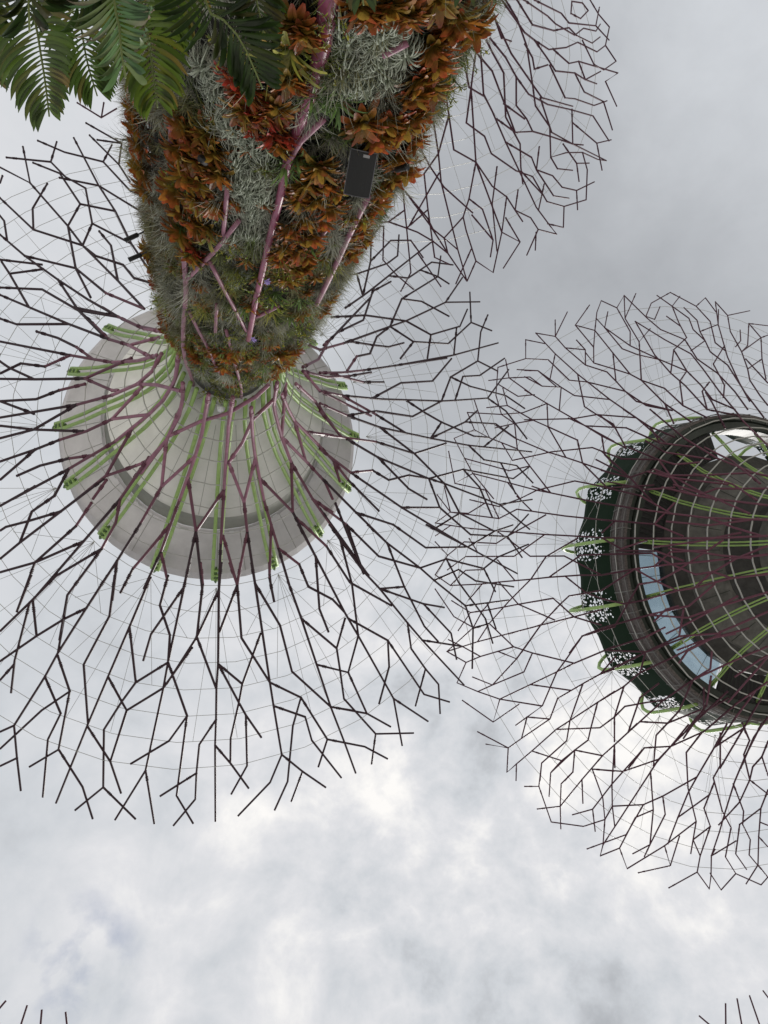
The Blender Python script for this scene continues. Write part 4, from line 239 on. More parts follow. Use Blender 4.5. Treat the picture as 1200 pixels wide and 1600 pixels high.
NET_C = '3596,903 3562,1138 3569,1207 3561,1388 3519,1494 3504,1632 3472,1716;3546,1014 3515,1283 3532,1346 3487,1648;3493,1391 3492,1486 3453,1603 3438,1559 3447,1444 3493,1391;3413,1684 3444,1736 3467,1820 3527,1717 3553,1810 4,1657 11,1556;3421,1779 3487,1648 3504,1780;0,1182 3549,1338 3557,1409 3551,1557 3513,1670;111,1016 84,1144 25,1294 3577,1411 3567,1599 3527,1717;32,841 64,984 0,1182;131,719 130,932 111,1016;201,1072 138,1156;170,953 177,1033 201,1072;111,1016 118,1138 132,1223 82,1381 74,1479 15,1624;69,1176 69,1324 36,1411 3582,1814 31,1673 70,1796;3560,1463 11,1556;133,1171 180,1343 154,1416 124,1579 78,1695;82,1381 111,1482 89,1662 135,1782;36,1411 74,1479 60,1584;244,707 268,807 226,865;249,732 264,898 250,1101 252,1194 179,1417;250,1101 294,1181 296,1327 352,1441 302,1505 259,1603 232,1729 214,1796;102,747 115,857 168,970 250,1101;333,757 302,882 303,992 362,1090 353,1185 359,1258 311,1371 267,1516 242,1586;303,992 290,1109 250,1247 195,1403 152,1588 166,1774;360,749 357,808 350,924 424,1094 422,1256 456,1357 473,1440;410,1036 360,1177;444,756 399,875 407,1028 418,1190 359,1258;461,1074 418,1190;418,770 480,938 469,1030 466,1198 466,1368 468,1592 454,1725 448,1792 487,1700;520,750 533,878 483,946;444,756 526,886 584,1022 530,1115 529,1209 475,1358 435,1441 433,1607 395,1702 331,1790 278,1690 259,1603;642,881 645,967 649,1124 588,1216;707,955 702,1128 708,1271 696,1627 688,1801;645,967 702,1128 754,1219 754,1388 751,1648 717,1698;756,1102 735,1183 702,1297 638,1459;528,894 588,1216 563,1364 533,1449 526,1538 494,1621 487,1700 539,1789;588,1216 580,1611 543,1704 602,1795;533,1449 580,1611 627,1796 659,1707 667,1539;642,1468 607,1631 624,1712;528,1285 579,1447 605,1696;466,1198 409,1356 414,1427 380,1522 373,1614 340,1701 281,1776;368,1347 414,1427 408,1610 371,1692;416,1520 467,1616;457,1709 424,1790 395,1702;461,1374 434,1570;558,1550 543,1704;666,1465 667,1539;665,1642 713,1803;802,1473 709,1222;799,1337 754,1477 720,1637 688,1801;639,1382 610,1456 607,1631;588,1216 639,1382 666,1465 724,1556 696,1627;724,1556 720,1637;659,1707 688,1801;340,1701 367,1785;352,1441 355,1518 318,1604;292,1459 295,1602 261,1681;295,1602 320,1683;189,1417 267,1516 214,1796;219,1456 202,1678 159,1787;202,1678 243,1793;258,1183 302,1356 267,1516;494,1451 526,1538 518,1615;495,1707 515,1792;863,1491 871,1489 916,1657;816,1309 813,1399 810,1491 804,1718 826,1820;813,1399 852,1463 893,1481;852,1463 810,1491 785,1513 751,1566 720,1637;863,1491 862,1660 833,1732 800,1809;810,1491 755,1401;802,1556 776,1646;810,1309 757,1443 747,1503 724,1556;788,1620 744,1806;1486,1851 1444,1786 1441,1695;1463,1735 1444,1786;913,1016 886,1144;834,841 866,984;933,719 932,932 913,1016;1003,1072 940,1156;972,953 979,1033 1003,1072;913,1016 920,1138 934,1223;871,1176 871,1324;935,1171 982,1343 956,1416 927,1579;1046,707 1070,807 1028,865;1051,732 1066,898 1053,1101 1054,1194 982,1417;1053,1101 1096,1181 1098,1327 1155,1441 1104,1505 1062,1603 1034,1729 1017,1796;904,747 918,857 970,970 1053,1101;1135,757 1105,882 1105,992 1165,1090 1155,1185 1162,1258 1113,1371 1069,1516 1044,1586;1105,992 1092,1109 1052,1247 997,1403 955,1588 968,1774;1162,749 1159,808 1152,924 1226,1094 1224,1256 1258,1357 1275,1440;1213,1036 1162,1177;1246,756 1201,875 1209,1028 1220,1190 1162,1258;1263,1074 1220,1190;1220,770 1282,938 1271,1030 1268,1198 1269,1368 1270,1592 1256,1725 1251,1792 1289,1700;1322,750 1335,878 1285,946;1246,756 1328,886 1386,1022 1332,1115 1331,1209 1277,1358 1238,1441 1235,1607 1197,1702 1133,1790 1081,1690 1062,1603;1444,881 1447,967 1451,1124 1390,1216;1509,955 1504,1128 1510,1271;1447,967 1504,1128 1557,1219 1556,1388 1553,1648 1519,1698;1558,1102 1537,1183 1504,1297 1440,1459;1331,894 1390,1216 1365,1364 1335,1449 1328,1538 1297,1621 1289,1700 1341,1789;1390,1216 1382,1611 1345,1704;1335,1449 1382,1611;1444,1468 1409,1631;1330,1285 1381,1447 1407,1696;1268,1198 1211,1356 1217,1427 1182,1522 1175,1614 1142,1701 1083,1776;1170,1347 1217,1427 1210,1610 1173,1692;1218,1520 1270,1616;1259,1709 1227,1790 1197,1702;1263,1374 1236,1570;1361,1550 1345,1704;1468,1465 1469,1539;1605,1473 1511,1222;1602,1337 1556,1477 1522,1637;1441,1382 1412,1456 1409,1631;1390,1216 1441,1382 1468,1465 1526,1556;1526,1556 1522,1637;1142,1701 1169,1785;1155,1441 1158,1518 1120,1604;1094,1459 1097,1602 1063,1681;1097,1602 1122,1683;992,1417 1069,1516 1017,1796;1021,1456 1004,1678 961,1787;1004,1678 1045,1793;1061,1183 1104,1356 1069,1516;1296,1451 1328,1538 1320,1615;1297,1707 1317,1792;1665,1491 1673,1489 1718,1657;1618,1309 1616,1399 1612,1491 1606,1718 1629,1820;1616,1399 1654,1463 1695,1481;1654,1463 1612,1491 1587,1513 1553,1566 1522,1637;1665,1491 1664,1660 1635,1732 1602,1809;1612,1491 1558,1401;1604,1556 1578,1646;1612,1309 1560,1443 1550,1503 1526,1556;1590,1620 1546,1806;2288,1851 2246,1786 2244,1695;2265,1735 2246,1786;1716,1016 1688,1144 1630,1294;1636,841 1668,984 1605,1182;1736,719 1734,932 1716,1016;1805,1072 1742,1156;1774,953 1781,1033 1805,1072;1716,1016 1722,1138 1736,1223;1673,1176 1673,1324;1737,1171 1784,1343 1758,1416 1729,1579 1682,1695;1694,1662 1740,1782;1848,707 1872,807 1830,865;1853,732 1868,898 1855,1101 1856,1194 1784,1417;1855,1101 1898,1181 1900,1327 1957,1441 1906,1505 1864,1603 1836,1729 1819,1796;1706,747 1720,857 1772,970 1855,1101;1937,757 1907,882 1907,992 1967,1090 1957,1185 1964,1258 1915,1371 1871,1516 1846,1586;1907,992 1894,1109 1854,1247 1799,1403 1757,1588 1770,1774;1964,749 1961,808 1954,924 2029,1094 2027,1256 2060,1357 2077,1440;2015,1036 1964,1177;2048,756 2003,875 2012,1028 2022,1190 1964,1258;2065,1074 2022,1190;2022,770 2084,938 2074,1030 2070,1198 2071,1368 2072,1592 2058,1725 2053,1792 2091,1700;2124,750 2137,878 2087,946;2048,756 2130,886 2188,1022 2134,1115 2134,1209 2079,1358 2040,1441 2038,1607 1999,1702 1935,1790 1883,1690 1864,1603;2246,881 2249,967 2253,1124 2192,1216;2311,955 2306,1128 2312,1271 2301,1627 2292,1801;2249,967 2306,1128 2359,1219 2358,1388 2355,1648 2321,1698;2360,1102 2339,1183 2306,1297 2242,1459;2133,894 2192,1216 2167,1364 2138,1449 2130,1538 2099,1621 2091,1700 2143,1789;2264,1707 2271,1539;2132,1285 2183,1447;2070,1198 2013,1356 2019,1427 1984,1522 1977,1614 1944,1701 1885,1776;1972,1347 2019,1427 2012,1610 1975,1692;2021,1520 2072,1616;2061,1709 2029,1790 1999,1702;2065,1374 2038,1570;2163,1550 2147,1704;2270,1465 2271,1539;2269,1642 2317,1803;2407,1473 2313,1222;2404,1337 2358,1477 2324,1637 2292,1801;2243,1382 2214,1456;2192,1216 2243,1382 2270,1465 2328,1556 2301,1627;2328,1556 2324,1637;2264,1707 2292,1801;1944,1701 1971,1785;1957,1441 1960,1518 1922,1604;1896,1459 1899,1602 1866,1681;1899,1602 1924,1683;1794,1417 1871,1516 1819,1796;1823,1456 1806,1678 1763,1787;1806,1678 1847,1793;1863,1183 1906,1356 1871,1516;2098,1451 2130,1538 2122,1615;2099,1707 2119,1792;2467,1491 2475,1489 2520,1657;2420,1309 2418,1399 2414,1491 2409,1718 2431,1820;2418,1399 2456,1463 2497,1481;2456,1463 2414,1491 2389,1513 2356,1566 2324,1637;2467,1491 2466,1660 2437,1732 2405,1809;2414,1491 2360,1401;2406,1556 2381,1646;2415,1309 2362,1443 2352,1503 2328,1556;2392,1620 2348,1806;3090,1851 3049,1786 3046,1695;3067,1735 3049,1786;2794,903 2760,1138 2767,1207 2759,1388 2717,1494 2702,1632 2669,1716;2743,1014 2713,1283 2730,1346 2685,1648;2691,1391 2690,1486 2651,1603 2636,1559 2645,1444 2691,1391;2611,1684 2642,1736 2664,1820 2725,1717 2750,1810 2802,1657 2809,1556;2618,1779 2685,1648 2702,1780;2798,1182 2747,1338 2755,1409 2749,1557 2711,1670;2909,1016 2882,1144 2823,1294 2775,1411 2765,1599 2725,1717;2830,841 2862,984 2798,1182;2929,719 2927,932 2909,1016;2999,1072 2936,1156;2968,953 2974,1033 2999,1072;2909,1016 2915,1138 2930,1223 2879,1381 2872,1479 2813,1624;2867,1176 2867,1324 2834,1411 2780,1814 2829,1673 2868,1796;2757,1463 2809,1556;2931,1171 2978,1343 2952,1416 2922,1579 2876,1695;2879,1381 2909,1482 2887,1662 2933,1782;2834,1411 2872,1479 2858,1584;3042,707 3066,807 3023,865;3047,732 3062,898 3048,1101 3050,1194 2977,1417;3048,1101 3091,1181 3093,1327 3150,1441 3100,1505;2900,747 2913,857 2966,970 3048,1101;3130,757 3100,882 3101,992 3160,1090 3151,1185 3157,1258 3108,1371 3065,1516;3101,992 3088,1109 3048,1247 2993,1403 2950,1588 2964,1774;3158,749 3154,808 3148,924 3222,1094 3220,1256 3253,1357 3271,1440;3208,1036 3158,1177;3241,756 3197,875 3205,1028 3216,1190 3157,1258;3259,1074 3216,1190;3216,770 3278,938 3267,1030 3264,1198 3264,1368 3266,1592 3252,1725 3246,1792 3285,1700;3318,750 3331,878 3281,946;3241,756 3324,886 3382,1022 3328,1115 3327,1209 3273,1358 3233,1441 3231,1607 3192,1702 3128,1790 3076,1690;3440,881 3442,967 3447,1124 3386,1216;3326,894 3386,1216 3361,1364 3331,1449 3324,1538 3292,1621 3285,1700 3337,1789;3264,1198 3207,1356 3212,1427 3178,1522 3171,1614 3138,1701 3079,1776;3166,1347 3212,1427 3206,1610 3169,1692;3214,1520 3265,1616;3255,1709 3222,1790 3192,1702;3259,1374 3232,1570;3356,1550 3341,1704;3138,1701 3165,1785;3150,1441 3153,1518 3115,1604;3090,1459 3093,1602;3093,1602 3117,1683;2987,1417 3065,1516;3017,1456 3000,1678 2957,1787;3056,1183 3100,1356 3065,1516;3292,1451 3324,1538 3316,1615;3292,1707 3313,1792;2403,903 2368,1138 2375,1207;2518,1016 2490,1144 2432,1294;2438,841 2470,984 2407,1182;2538,719 2536,932 2518,1016;2607,1072 2544,1156;2577,953 2583,1033 2607,1072;2518,1016 2524,1138 2538,1223 2488,1381 2480,1479;2475,1176 2475,1324;2539,1171 2586,1343 2561,1416 2531,1579 2484,1695;2488,1381 2518,1482 2496,1662 2542,1782;2650,707 2675,807 2632,865;2655,732 2671,898 2657,1101 2658,1194 2586,1417;2509,747 2522,857 2574,970 2657,1101;2739,757 2709,882 2709,992 2769,1090;2709,992 2696,1109 2656,1247 2601,1403 2559,1588 2572,1774;2766,749 2763,808 2756,924 2831,1094;2850,756 2805,875 2814,1028;2926,750 2939,878;2816,1356 2821,1427 2786,1522;2608,1678 2565,1787'
PROF_A = [(21.5, 1.95), (23.5, 2.0), (24.6, 2.05), (25.5, 2.17), (26.71, 2.61), (27.9, 3.1), (28.97, 3.8), (30.02, 4.55), (30.9, 5.48), (31.67, 6.5), (32.43, 7.54), (33.08, 8.65), (33.67, 9.79), (34.32, 10.89), (34.81, 12.08), (35.26, 13.28), (35.74, 14.47), (36.13, 15.7), (37.0, 17.7), (37.45, 19.4)]
PROF_B = [(26, 2.7), (30, 2.75), (33, 3.2), (35, 4.1), (37, 5.5), (39, 7.3), (40.8, 8.95), (42.2, 10.74), (43.6, 13.2), (44.8, 15.7), (45.8, 18.3), (46.6, 20.9), (47.2, 23.3), (47.6, 25.5)]
PLANTS = {
 'o_left':[(154.0,11.61),(151.4,11.88),(149.3,12.31),(149.9,12.91),(151.2,13.47),(167.1,17.38),(164.8,18.14)],
 'o_midleft':[(123.8,10.32),(122.1,10.54),(117.6,10.24),(126.2,11.07),(120.3,10.99),(115.1,10.54),(125.3,11.59),(118.4,11.42),(112.5,10.87),(128.3,12.26),(120.7,12.11),(113.8,11.91),(126.3,12.82),(119.5,12.74),(114.8,12.80),(126.7,13.54),(121.4,13.99)],
 'r_top':[(109.3,8.65),(108.4,8.85),(104.7,8.86),(102.1,9.49),(96.5,9.45),(91.8,9.50),(99.5,9.24)],
 'o_top':[(106.0,9.16),(103.7,9.35),(97.3,7.53),(94.3,7.63),(105.2,8.92),(101.1,9.10),(97.0,9.00),(93.6,9.78),(96.1,8.48)],
 'y_top':[(97.4,8.02)],
 'o_topright':[(79.1,7.04),(75.1,6.99),(69.4,7.01),(70.6,7.16),(54.0,7.32),(41.6,7.81),(54.2,7.60),(82.4,6.99),(63.7,6.98)],
 'o_right':[(58.3,7.77),(53.0,8.19),(57.1,8.34),(57.2,8.60),(50.4,8.63),(48.0,9.25),(53.1,9.29),(57.7,9.57),(65.6,9.32),(56.5,9.40),(45.3,10.05),(50.0,10.33),(39.2,10.99),(46.3,11.00),(71.9,8.97),(62.7,9.08)],
 'o_rightedge':[(50.4,11.29),(47.4,11.82),(53.8,12.00),(54.1,12.44),(44.2,13.30),(50.9,13.42),(50.2,12.52),(51.3,13.04),(50.9,13.42),(44.6,15.99),(42.8,16.89)],
 'o_midright':[(81.7,10.11),(83.0,10.52),(76.0,10.45),(85.1,10.96),(78.3,10.99),(71.2,11.17),(78.8,11.67),(73.3,11.62),(82.9,12.10),(76.0,12.19),(85.4,12.66),(78.3,12.73),(71.4,10.78),(84.6,11.82),(80.0,12.25),(84.2,12.49),(84.2,13.06),(77.9,13.34),(72.7,13.49),(78.1,13.83),(74.1,12.92)],
 'o_neckleft':[(152.5,19.65),(153.8,20.85),(147.5,20.95),(158.5,20.73)],
 'o_neckmid':[(105.4,18.80),(96.9,19.02),(101.2,20.17),(95.1,18.42),(86.4,18.82)],
 'o_neckright':[(63.5,18.87),(53.7,19.19),(57.6,20.39),(42.4,21.28)],
 'r_left':[(165.0,18.87),(120.4,13.94)],
 'y_mid':[(113.7,13.06),(119.7,12.12),(72.3,10.60),(59.4,9.33),(73.0,10.77)],
 's_right':[(80.5,7.37),(75.8,7.42),(73.2,7.28),(81.2,7.90),(76.8,8.07),(72.4,8.00),(67.9,8.31),(73.8,8.40),(82.9,7.55),(75.3,7.70)],
 's_mid':[(102.4,9.99),(98.3,10.30),(99.1,10.89),(101.1,11.38),(95.4,11.23),(119.2,8.94),(115.6,9.16),(112.2,9.28),(109.6,9.73),(106.0,9.85),(105.9,10.35),(102.5,10.63),(107.5,11.15),(102.4,11.10),(103.0,11.63),(98.4,11.97),(106.4,10.93),(101.7,11.08),(96.8,11.26),(99.1,11.65),(100.8,12.40),(108.6,12.83)],
 's_neck':[(100.8,14.67),(103.0,14.54),(97.8,14.16)],
 'g_strap':[(84.1,8.55),(81.3,8.78),(89.2,9.91),(87.3,8.66),(68.1,16.20),(58.0,16.44),(91.3,10.10)],
 'f_fine':[(103.7,13.96),(80.5,17.14),(113.9,20.22),(57.8,13.80),(96.3,12.99)],
 'v_neck':[(96.6,17.48),(108.1,23.70),(88.0,22.34),(81.4,20.79),(146.9,18.34),(87.0,14.70),(92.2,23.34),(73.1,19.51),(60.4,17.33)],
 'v_right':[(33.3,9.00),(24.4,9.72),(24.9,8.89),(25.3,10.25),(25.6,9.77),(103.0,7.54),(88.5,7.25)],
 'spot':[(115.3,10.72),(52.7,10.47)],
 'spot_edge':[(153.8,15.39),(155.4,16.41)],
 'spk':[(69.5,9.77)],
}
TUBES = [[(90.3,6.81),(88.8,7.75),(88.7,8.43),(90.7,10.08),(90.5,10.86),(90.9,12.42),(90.5,14.86),(88.9,17.44)],
 [(125.3,13.88),(124.8,16.09),(133.3,21.39),(141.0,25.50)],
 [(103.0,11.95),(111.6,13.48),(123.8,15.35)],
 [(112.8,13.87),(100.6,15.47),(91.0,16.88)],
 [(57.4,11.15),(58.0,12.62),(56.1,15.79)],
 [(108.0,15.78),(107.5,17.49)],
 [(123.5,17.10),(112.8,18.60),(101.8,20.87)],
 [(108.4,11.12),(108.0,12.65)],
 [(129.6,10.46),(130.2,11.06)],
 [(83.9,8.94),(88.7,9.47),(90.9,10.01)],
 [(70.0,11.85),(72.5,12.34)],
 [(79.2,15.26),(88.2,15.92)],
 [(101.8,17.10),(85.5,21.49),(73.2,24.69)],
 [(67.7,7.52),(73.5,7.71)]]
# ------------------------------------------------------------------ canopy lattice
def decode(s): return [[(R(float(a) / 10), float(b) / 100) for a, b in (p.split(',') for p in l.split())] for l in s.split(';')]
def pz(prof, r):
    return float(np.interp(r, [p[1] for p in prof], [p[0] for p in prof])) + EYE
def on(prof, th, r): return (r * math.cos(th), r * math.sin(th), pz(prof, r))
def length(l, prof):
    p = [np.array(on(prof, *q)) for q in l]; return sum(np.linalg.norm(b - a) for a, b in zip(p[:-1], p[1:]))
def lattice(root, net, prof, r0, r1, rmax, paint, rot=0, count=96):
    """paint: [(outer radius, material)] - steel colours, with ground bounce baked in near the neck and backlit dark outside"""
    lines = [[(t + rot, r) for t, r in l] for l in net]; pieces = []
    for l in lines:
        cur = []
        for a, b in zip(l[:-1], l[1:]):
            dt = (b[0] - a[0] + math.pi) % (2 * math.pi) - math.pi
            k = max(1, int(abs(pz(prof, b[1]) - pz(prof, a[1])) / 1.1)) if min(a[1], b[1]) < 6 else 1
            for q in range(k):
                u = q / k; cur.append((a[0] + dt * u, a[1] + (b[1] - a[1]) * u))
            last = (a[0] + dt, b[1])
        cur.append(last)
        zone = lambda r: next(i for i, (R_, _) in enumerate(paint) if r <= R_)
        seg = [cur[0]]
        for a, b in zip(cur[:-1], cur[1:]):
            seg.append(b); 
            if zone(max(a[1], b[1])) != zone(max(seg[0][1], seg[1][1])) and len(seg) > 2:
                seg.pop(); pieces.append(seg); seg = [a, b]
        pieces.append(seg)
    pieces.sort(key=lambda l: -length(l, prof)); rest = {}
    for i, l in enumerate(pieces):
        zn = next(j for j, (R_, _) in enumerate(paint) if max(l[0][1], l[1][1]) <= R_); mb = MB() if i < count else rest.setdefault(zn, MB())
        P = [on(prof, *q) for q in l]; RR = [q[1] for q in l]
        rad = [r0 + (r1 - r0) * min(1, max(0, r - 2) / (rmax - 2)) ** .7 for r in RR]
        mb.tube(P, rad, 8)
        p0 = np.array(P[0]); p1 = np.array(P[1]); d = p1 - p0; L = np.linalg.norm(d)
        if L > .9:      # bolted sleeve near the node
            d /= L
            for e in (.32, .40, .48): mb.tube([p0 + d * e, p0 + d * (e + .03)], rad[0] * 1.4, 6)
        mb.ball(P[0], rad[0] * 1.3)
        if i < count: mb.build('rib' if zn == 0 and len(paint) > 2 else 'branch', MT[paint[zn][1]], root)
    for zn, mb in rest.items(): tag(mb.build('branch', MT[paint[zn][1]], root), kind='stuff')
def rings(root, radii, prof, rad0, rad1, n=32, off=0.0):
    for i, r in enumerate(radii):
        mb = MB(); u = i / max(1, len(radii) - 1); rad = rad0 + (rad1 - rad0) * min(1, u * 2)
        P = [on(prof, R(off) + 2 * math.pi * j / n, r) for j in range(n + 1)]
        for a, b in zip(P[:-1], P[1:]):
            a = np.array(a); b = np.array(b); sag = (a + b) / 2 + np.array([0, 0, -.02]); mb.tube([a, sag, b], rad, 5, False)
        mb.build('cable_ring', MT['cable'], root)
def guys(root, spec, prof, zt, rt, off, n, rad):
    for k in range(n):
        t = R(off + k * 360 / n); mb = MB(); a = (rt * math.cos(t), rt * math.sin(t), zt + EYE)
        for dt, r in spec: mb.tube([a, on(prof, t + R(dt), r)], rad, 4, False)
        # small steel gusset where the cables gather
        mb.ball(a, rad * 4.5)
        mb.build('guy_cables', MT['cable'], root)
PROF_C = PROF_A
RA = [p[1] for p in PROF_A[3:18]]
RB = [4.1, 4.9, 5.7, 6.55, 7.41, 8.2, 8.91, 9.8, 10.74, 11.85, 13, 14.2, 15.4, 16.6, 17.9, 19.2, 20.5, 21.8]

def struts(root, path, off, n, matl, gap, rad, hook=None):
    """a pair of green tubes rising under the dish, joined by a bracket at the tip"""
    for k in range(n):
        t = R(off + k * 360 / n); c, s = math.cos(t), math.sin(t); mb = MB()
        for sg in (-1, 1):
            P = []
            for i, (z, r) in enumerate(path):
                g = gap[0] + (gap[1] - gap[0]) * i / (len(path) - 1)
                P.append((r * c - sg * g * s, r * s + sg * g * c, z + EYE))
            mb.tube(P, rad, 8)
        z, r = path[-1]; z0, r0 = path[-2]
        for u in (.35, .7, 1):
            rr = r0 + (r - r0) * u; zz = z0 + (z - z0) * u + EYE
            mb.tube([(rr * c - s * gap[1] * 1.3, rr * s + c * gap[1] * 1.3, zz), (rr * c + s * gap[1] * 1.3, rr * s - c * gap[1] * 1.3, zz)], rad * .9, 6)
        if hook: mb.tube([(q[1] * c, q[1] * s, q[0] + EYE) for q in hook], rad * 1.25, 8)
        st = mb.build('strut', matl, root, True)
        mb = MB(); z1, r1 = path[-1]; z0, r0 = path[-2]; e = lambda u, g: ((r0 + (r1 - r0) * u) * c - g * s, (r0 + (r1 - r0) * u) * s + g * c, z0 + (z1 - z0) * u + EYE + .06)
        mb.tube([e(.1, 0), e(.6, .03), e(1.05, 0), e(1.25, 0)], [.05, .10, .12, .05], 7); mb.build('bracket', MT['green_dark'], st)

def trunk(root, prof, m=None):
    mb = MB(); mb.lathe([(z + EYE if z > 0 else z, r) for z, r in prof], 48); return mb.build('trunk', m or MT['soil'], root, True)

def A_dish(root, off):
    mb = MB(); n = 16
    mb.lathe([(25.2 + EYE, 1.45), (27 + EYE, 1.9), (28.6 + EYE, 2.6), (29.9 + EYE, 3.45), (30.8 + EYE, 4.12), (31.45 + EYE, 4.66)], 64)
    b = mb.build('dish_bowl', MT['dish'], root, True)
    for k in range(32):
        t = R(off + k * 11.25); mb = MB(); mb.tube([(r * math.cos(t), r * math.sin(t), z + EYE - .006) for z, r in ((27, 1.9), (28.6, 2.6), (29.9, 3.45), (30.8, 4.12), (31.4, 4.62))], .009, 4); mb.build('seam', MT['dish_dark'], b)
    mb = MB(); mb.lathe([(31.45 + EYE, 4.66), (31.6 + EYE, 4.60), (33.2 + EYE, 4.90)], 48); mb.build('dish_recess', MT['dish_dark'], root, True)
    mb = MB(); mb.lathe([(33.25 + EYE, 4.90), (33.15 + EYE, 5.05), (34.5 + EYE, 6.78), (34.95 + EYE, 7.02), (35.6 + EYE, 6.9), (35.7 + EYE, 6.4)], n * 3, off, off + 360)
    o = mb.build('dish_rim', MT['dish_rim'], root); 
    mb = MB()
    for k in range(n * 2):   # raised panel joints
        t = R(off + k * 180 / n); q = 1
        P = [(r * q * math.cos(t), r * q * math.sin(t), z + EYE - .012) for z, r in ((33.15, 5.06), (34.5, 6.78))]
        mb.tube(P, .012, 4)
    mb.build('seam', MT['dish_dark'], o)
    rr = random.Random(4)
    for k in range(36):      # short white light fittings along the inner edge
        t = R(rr.uniform(0, 360)); r = 5.0 + rr.uniform(0, .10); L = rr.uniform(.15, .4) / 2 / r; mb = MB()
        mb.tube([(r * math.cos(t - L), r * math.sin(t - L), 33.02 + EYE), (r * math.cos(t + L), r * math.sin(t + L), 33.02 + EYE)], .035, 5)
        mb.build('light_fitting', MT['white'], root)

# ---- the nearest tree
def axis(d, deg): return (d * math.cos(deg), d * math.sin(deg), 0)
LOC_A = axis(10.4, -1.44)
treeA = empty('supertree', LOC_A, 'nearest giant steel tree, trunk clad in orange and silver plants, white dish under its crown', 'steel tree', 'giant steel trees')
TRUNK_A = [(0, 3.3), (3.4, 2.95), (7, 2.6), (12, 2.42), (16, 2.28), (20, 2.0), (22.5, 1.66), (24, 1.38), (25.0, 1.3)]
trunk(treeA, TRUNK_A)
mb = MB(); mb.lathe([(24.5 + EYE, 1.35), (25.6 + EYE, 1.35), (26.4 + EYE, 1.5)], 32); mb.build('trunk_core', MT['concrete'], treeA, True)
A_dish(treeA, 98)
A_path = [(24.6, 1.75), (26.2, 2.05), (27.8, 2.6), (29.2, 3.3), (30.4, 4.1), (31.4, 4.85), (32.6, 5.65), (33.7, 6.5), (34.3, 7.06)]
struts(treeA, A_path, 87.2, 16, MT['green'], (.15, .16), .080)
rings(treeA, RA, PROF_A, .030, .013, 32, 4)
guys(treeA, [(-9, 12.0), (9, 12.0), (-4, 14.4), (4, 14.4), (0, 15.7), (-15, 9.8), (15, 9.8)], PROF_A, 34.15, 7.5, 87.2, 16, .0095)
NA = decode(NET_A)
lattice(treeA, NA, PROF_A, .072, .048, 18, [(4.7, 'mauve'), (7.6, 'plum'), (99, 'purple')])  # radial steps mix own steel colour with coloured-in bounce and sky silhouette
mb = MB()   # floodlight fitting at the neck
th = R(96); c_, s_ = math.cos(th), math.sin(th)
mb.tube([(1.75 * c_ - .5 * s_, 1.75 * s_ + .5 * c_, 25.0 + EYE), (1.8 * c_ + .5 * s_, 1.8 * s_ - .5 * c_, 25.1 + EYE)], .03, 6)
mb.ball((1.9 * c_, 1.9 * s_, 25.0 + EYE), .17, 8); mb.build('floodlight', MT['white'], treeA)

# planting surface of the trunk
SURF = [(0, 3.4), (5, 2.95), (9, 2.85), (13, 2.78), (16, 2.62), (18, 2.5), (20, 2.34), (22, 2.08), (24, 1.68), (25.5, 1.5)]
def srf(deg, z, off=0):
    r = float(np.interp(z, [p[0] for p in SURF], [p[1] for p in SURF])) + off; t = R(deg)
    return Vector((LOC_A[0] + r * math.cos(t), LOC_A[1] + r * math.sin(t), z + EYE)), Vector((math.cos(t), math.sin(t), 0))
# plum tubes that run over the planting
for i, tb in enumerate(TUBES):
    mb = MB(); P = []; o0 = -.12 if i == 0 else .03
    for (a0, z0), (a1, z1) in zip(tb[:-1], tb[1:]):
        for q in range(4): zz_ = z0 + (z1 - z0) * q / 4; P.append(srf(a0 + (a1 - a0) * q / 4, zz_, min(.05, o0 + (max(0, zz_ - 8) * .03 if i == 0 else 0)))[0] - Vector(LOC_A))
    P.append(srf(*tb[-1], .02)[0] - Vector(LOC_A)); n_ = len(P)
    r_ = [.135 - .068 * min(1, j / (n_ * .6)) for j in range(n_)] if i == 0 else (.062 if i in (1, 4) else .044)
    mb.tube([tuple(p) for p in P], r_, 12)
    mb.build('rib', MT['crimson' if i == 0 else 'mauve'], treeA, True)

# ---- the tall tree on the right with the round roof bar
LOC_B = axis(41, -.155)
treeB = empty('supertree', LOC_B, 'giant steel tree on the right edge with a round dark viewing deck in its crown', 'steel tree', 'giant steel trees')
trunk(treeB, [(0, 5), (8, 4), (16, 3.1), (26, 2.5), (33, 2.35), (36, 2.4)], MT['concrete'])
mb = MB(); mb.lathe([(z + EYE, r) for z, r in ((41.95, 6.9), (42.15, 7.15), (42.55, 7.6), (42.8, 8.06), (43.4, 8.06))], 24, 4, 364); bw = mb.build('bowl_rim', MT['concrete_dark'], treeB)
mb = MB(); mb.lathe([(z + EYE, r) for z, r in ((40.3, 5.15), (40.35, 5.35), (41.1, 6.2), (41.75, 6.85), (42.0, 6.9))], 24, 4, 364); mb.build('concrete_bowl', MT['concrete'], treeB)
mb = MB(); mb.lathe([(z + EYE, r) for z, r in ((38.1, 4.15), (38.9, 4.2), (39.05, 4.4), (39.9, 5.0), (40.32, 5.15))], 24, 4, 364); mb.build('lower_bowl', MT['concrete_dark'], treeB)
mb = MB(); mb.lathe([(z + EYE, r) for z, r in ((33, 2.4), (36.5, 3.2), (37.6, 3.9), (37.7, 4.1), (38.2, 4.2))], 24, 4, 364); mb.build('column_head', MT['concrete'], treeB)
for k in range(24):
    t = R(4 + 15 * k); mb = MB(); mb.tube([(r * math.cos(t), r * math.sin(t), z + EYE - .01) for z, r in ((40.35, 5.35), (41.1, 6.2), (41.75, 6.85))], .022, 4); mb.build('panel_joint', MT['ring_dark'], treeB)
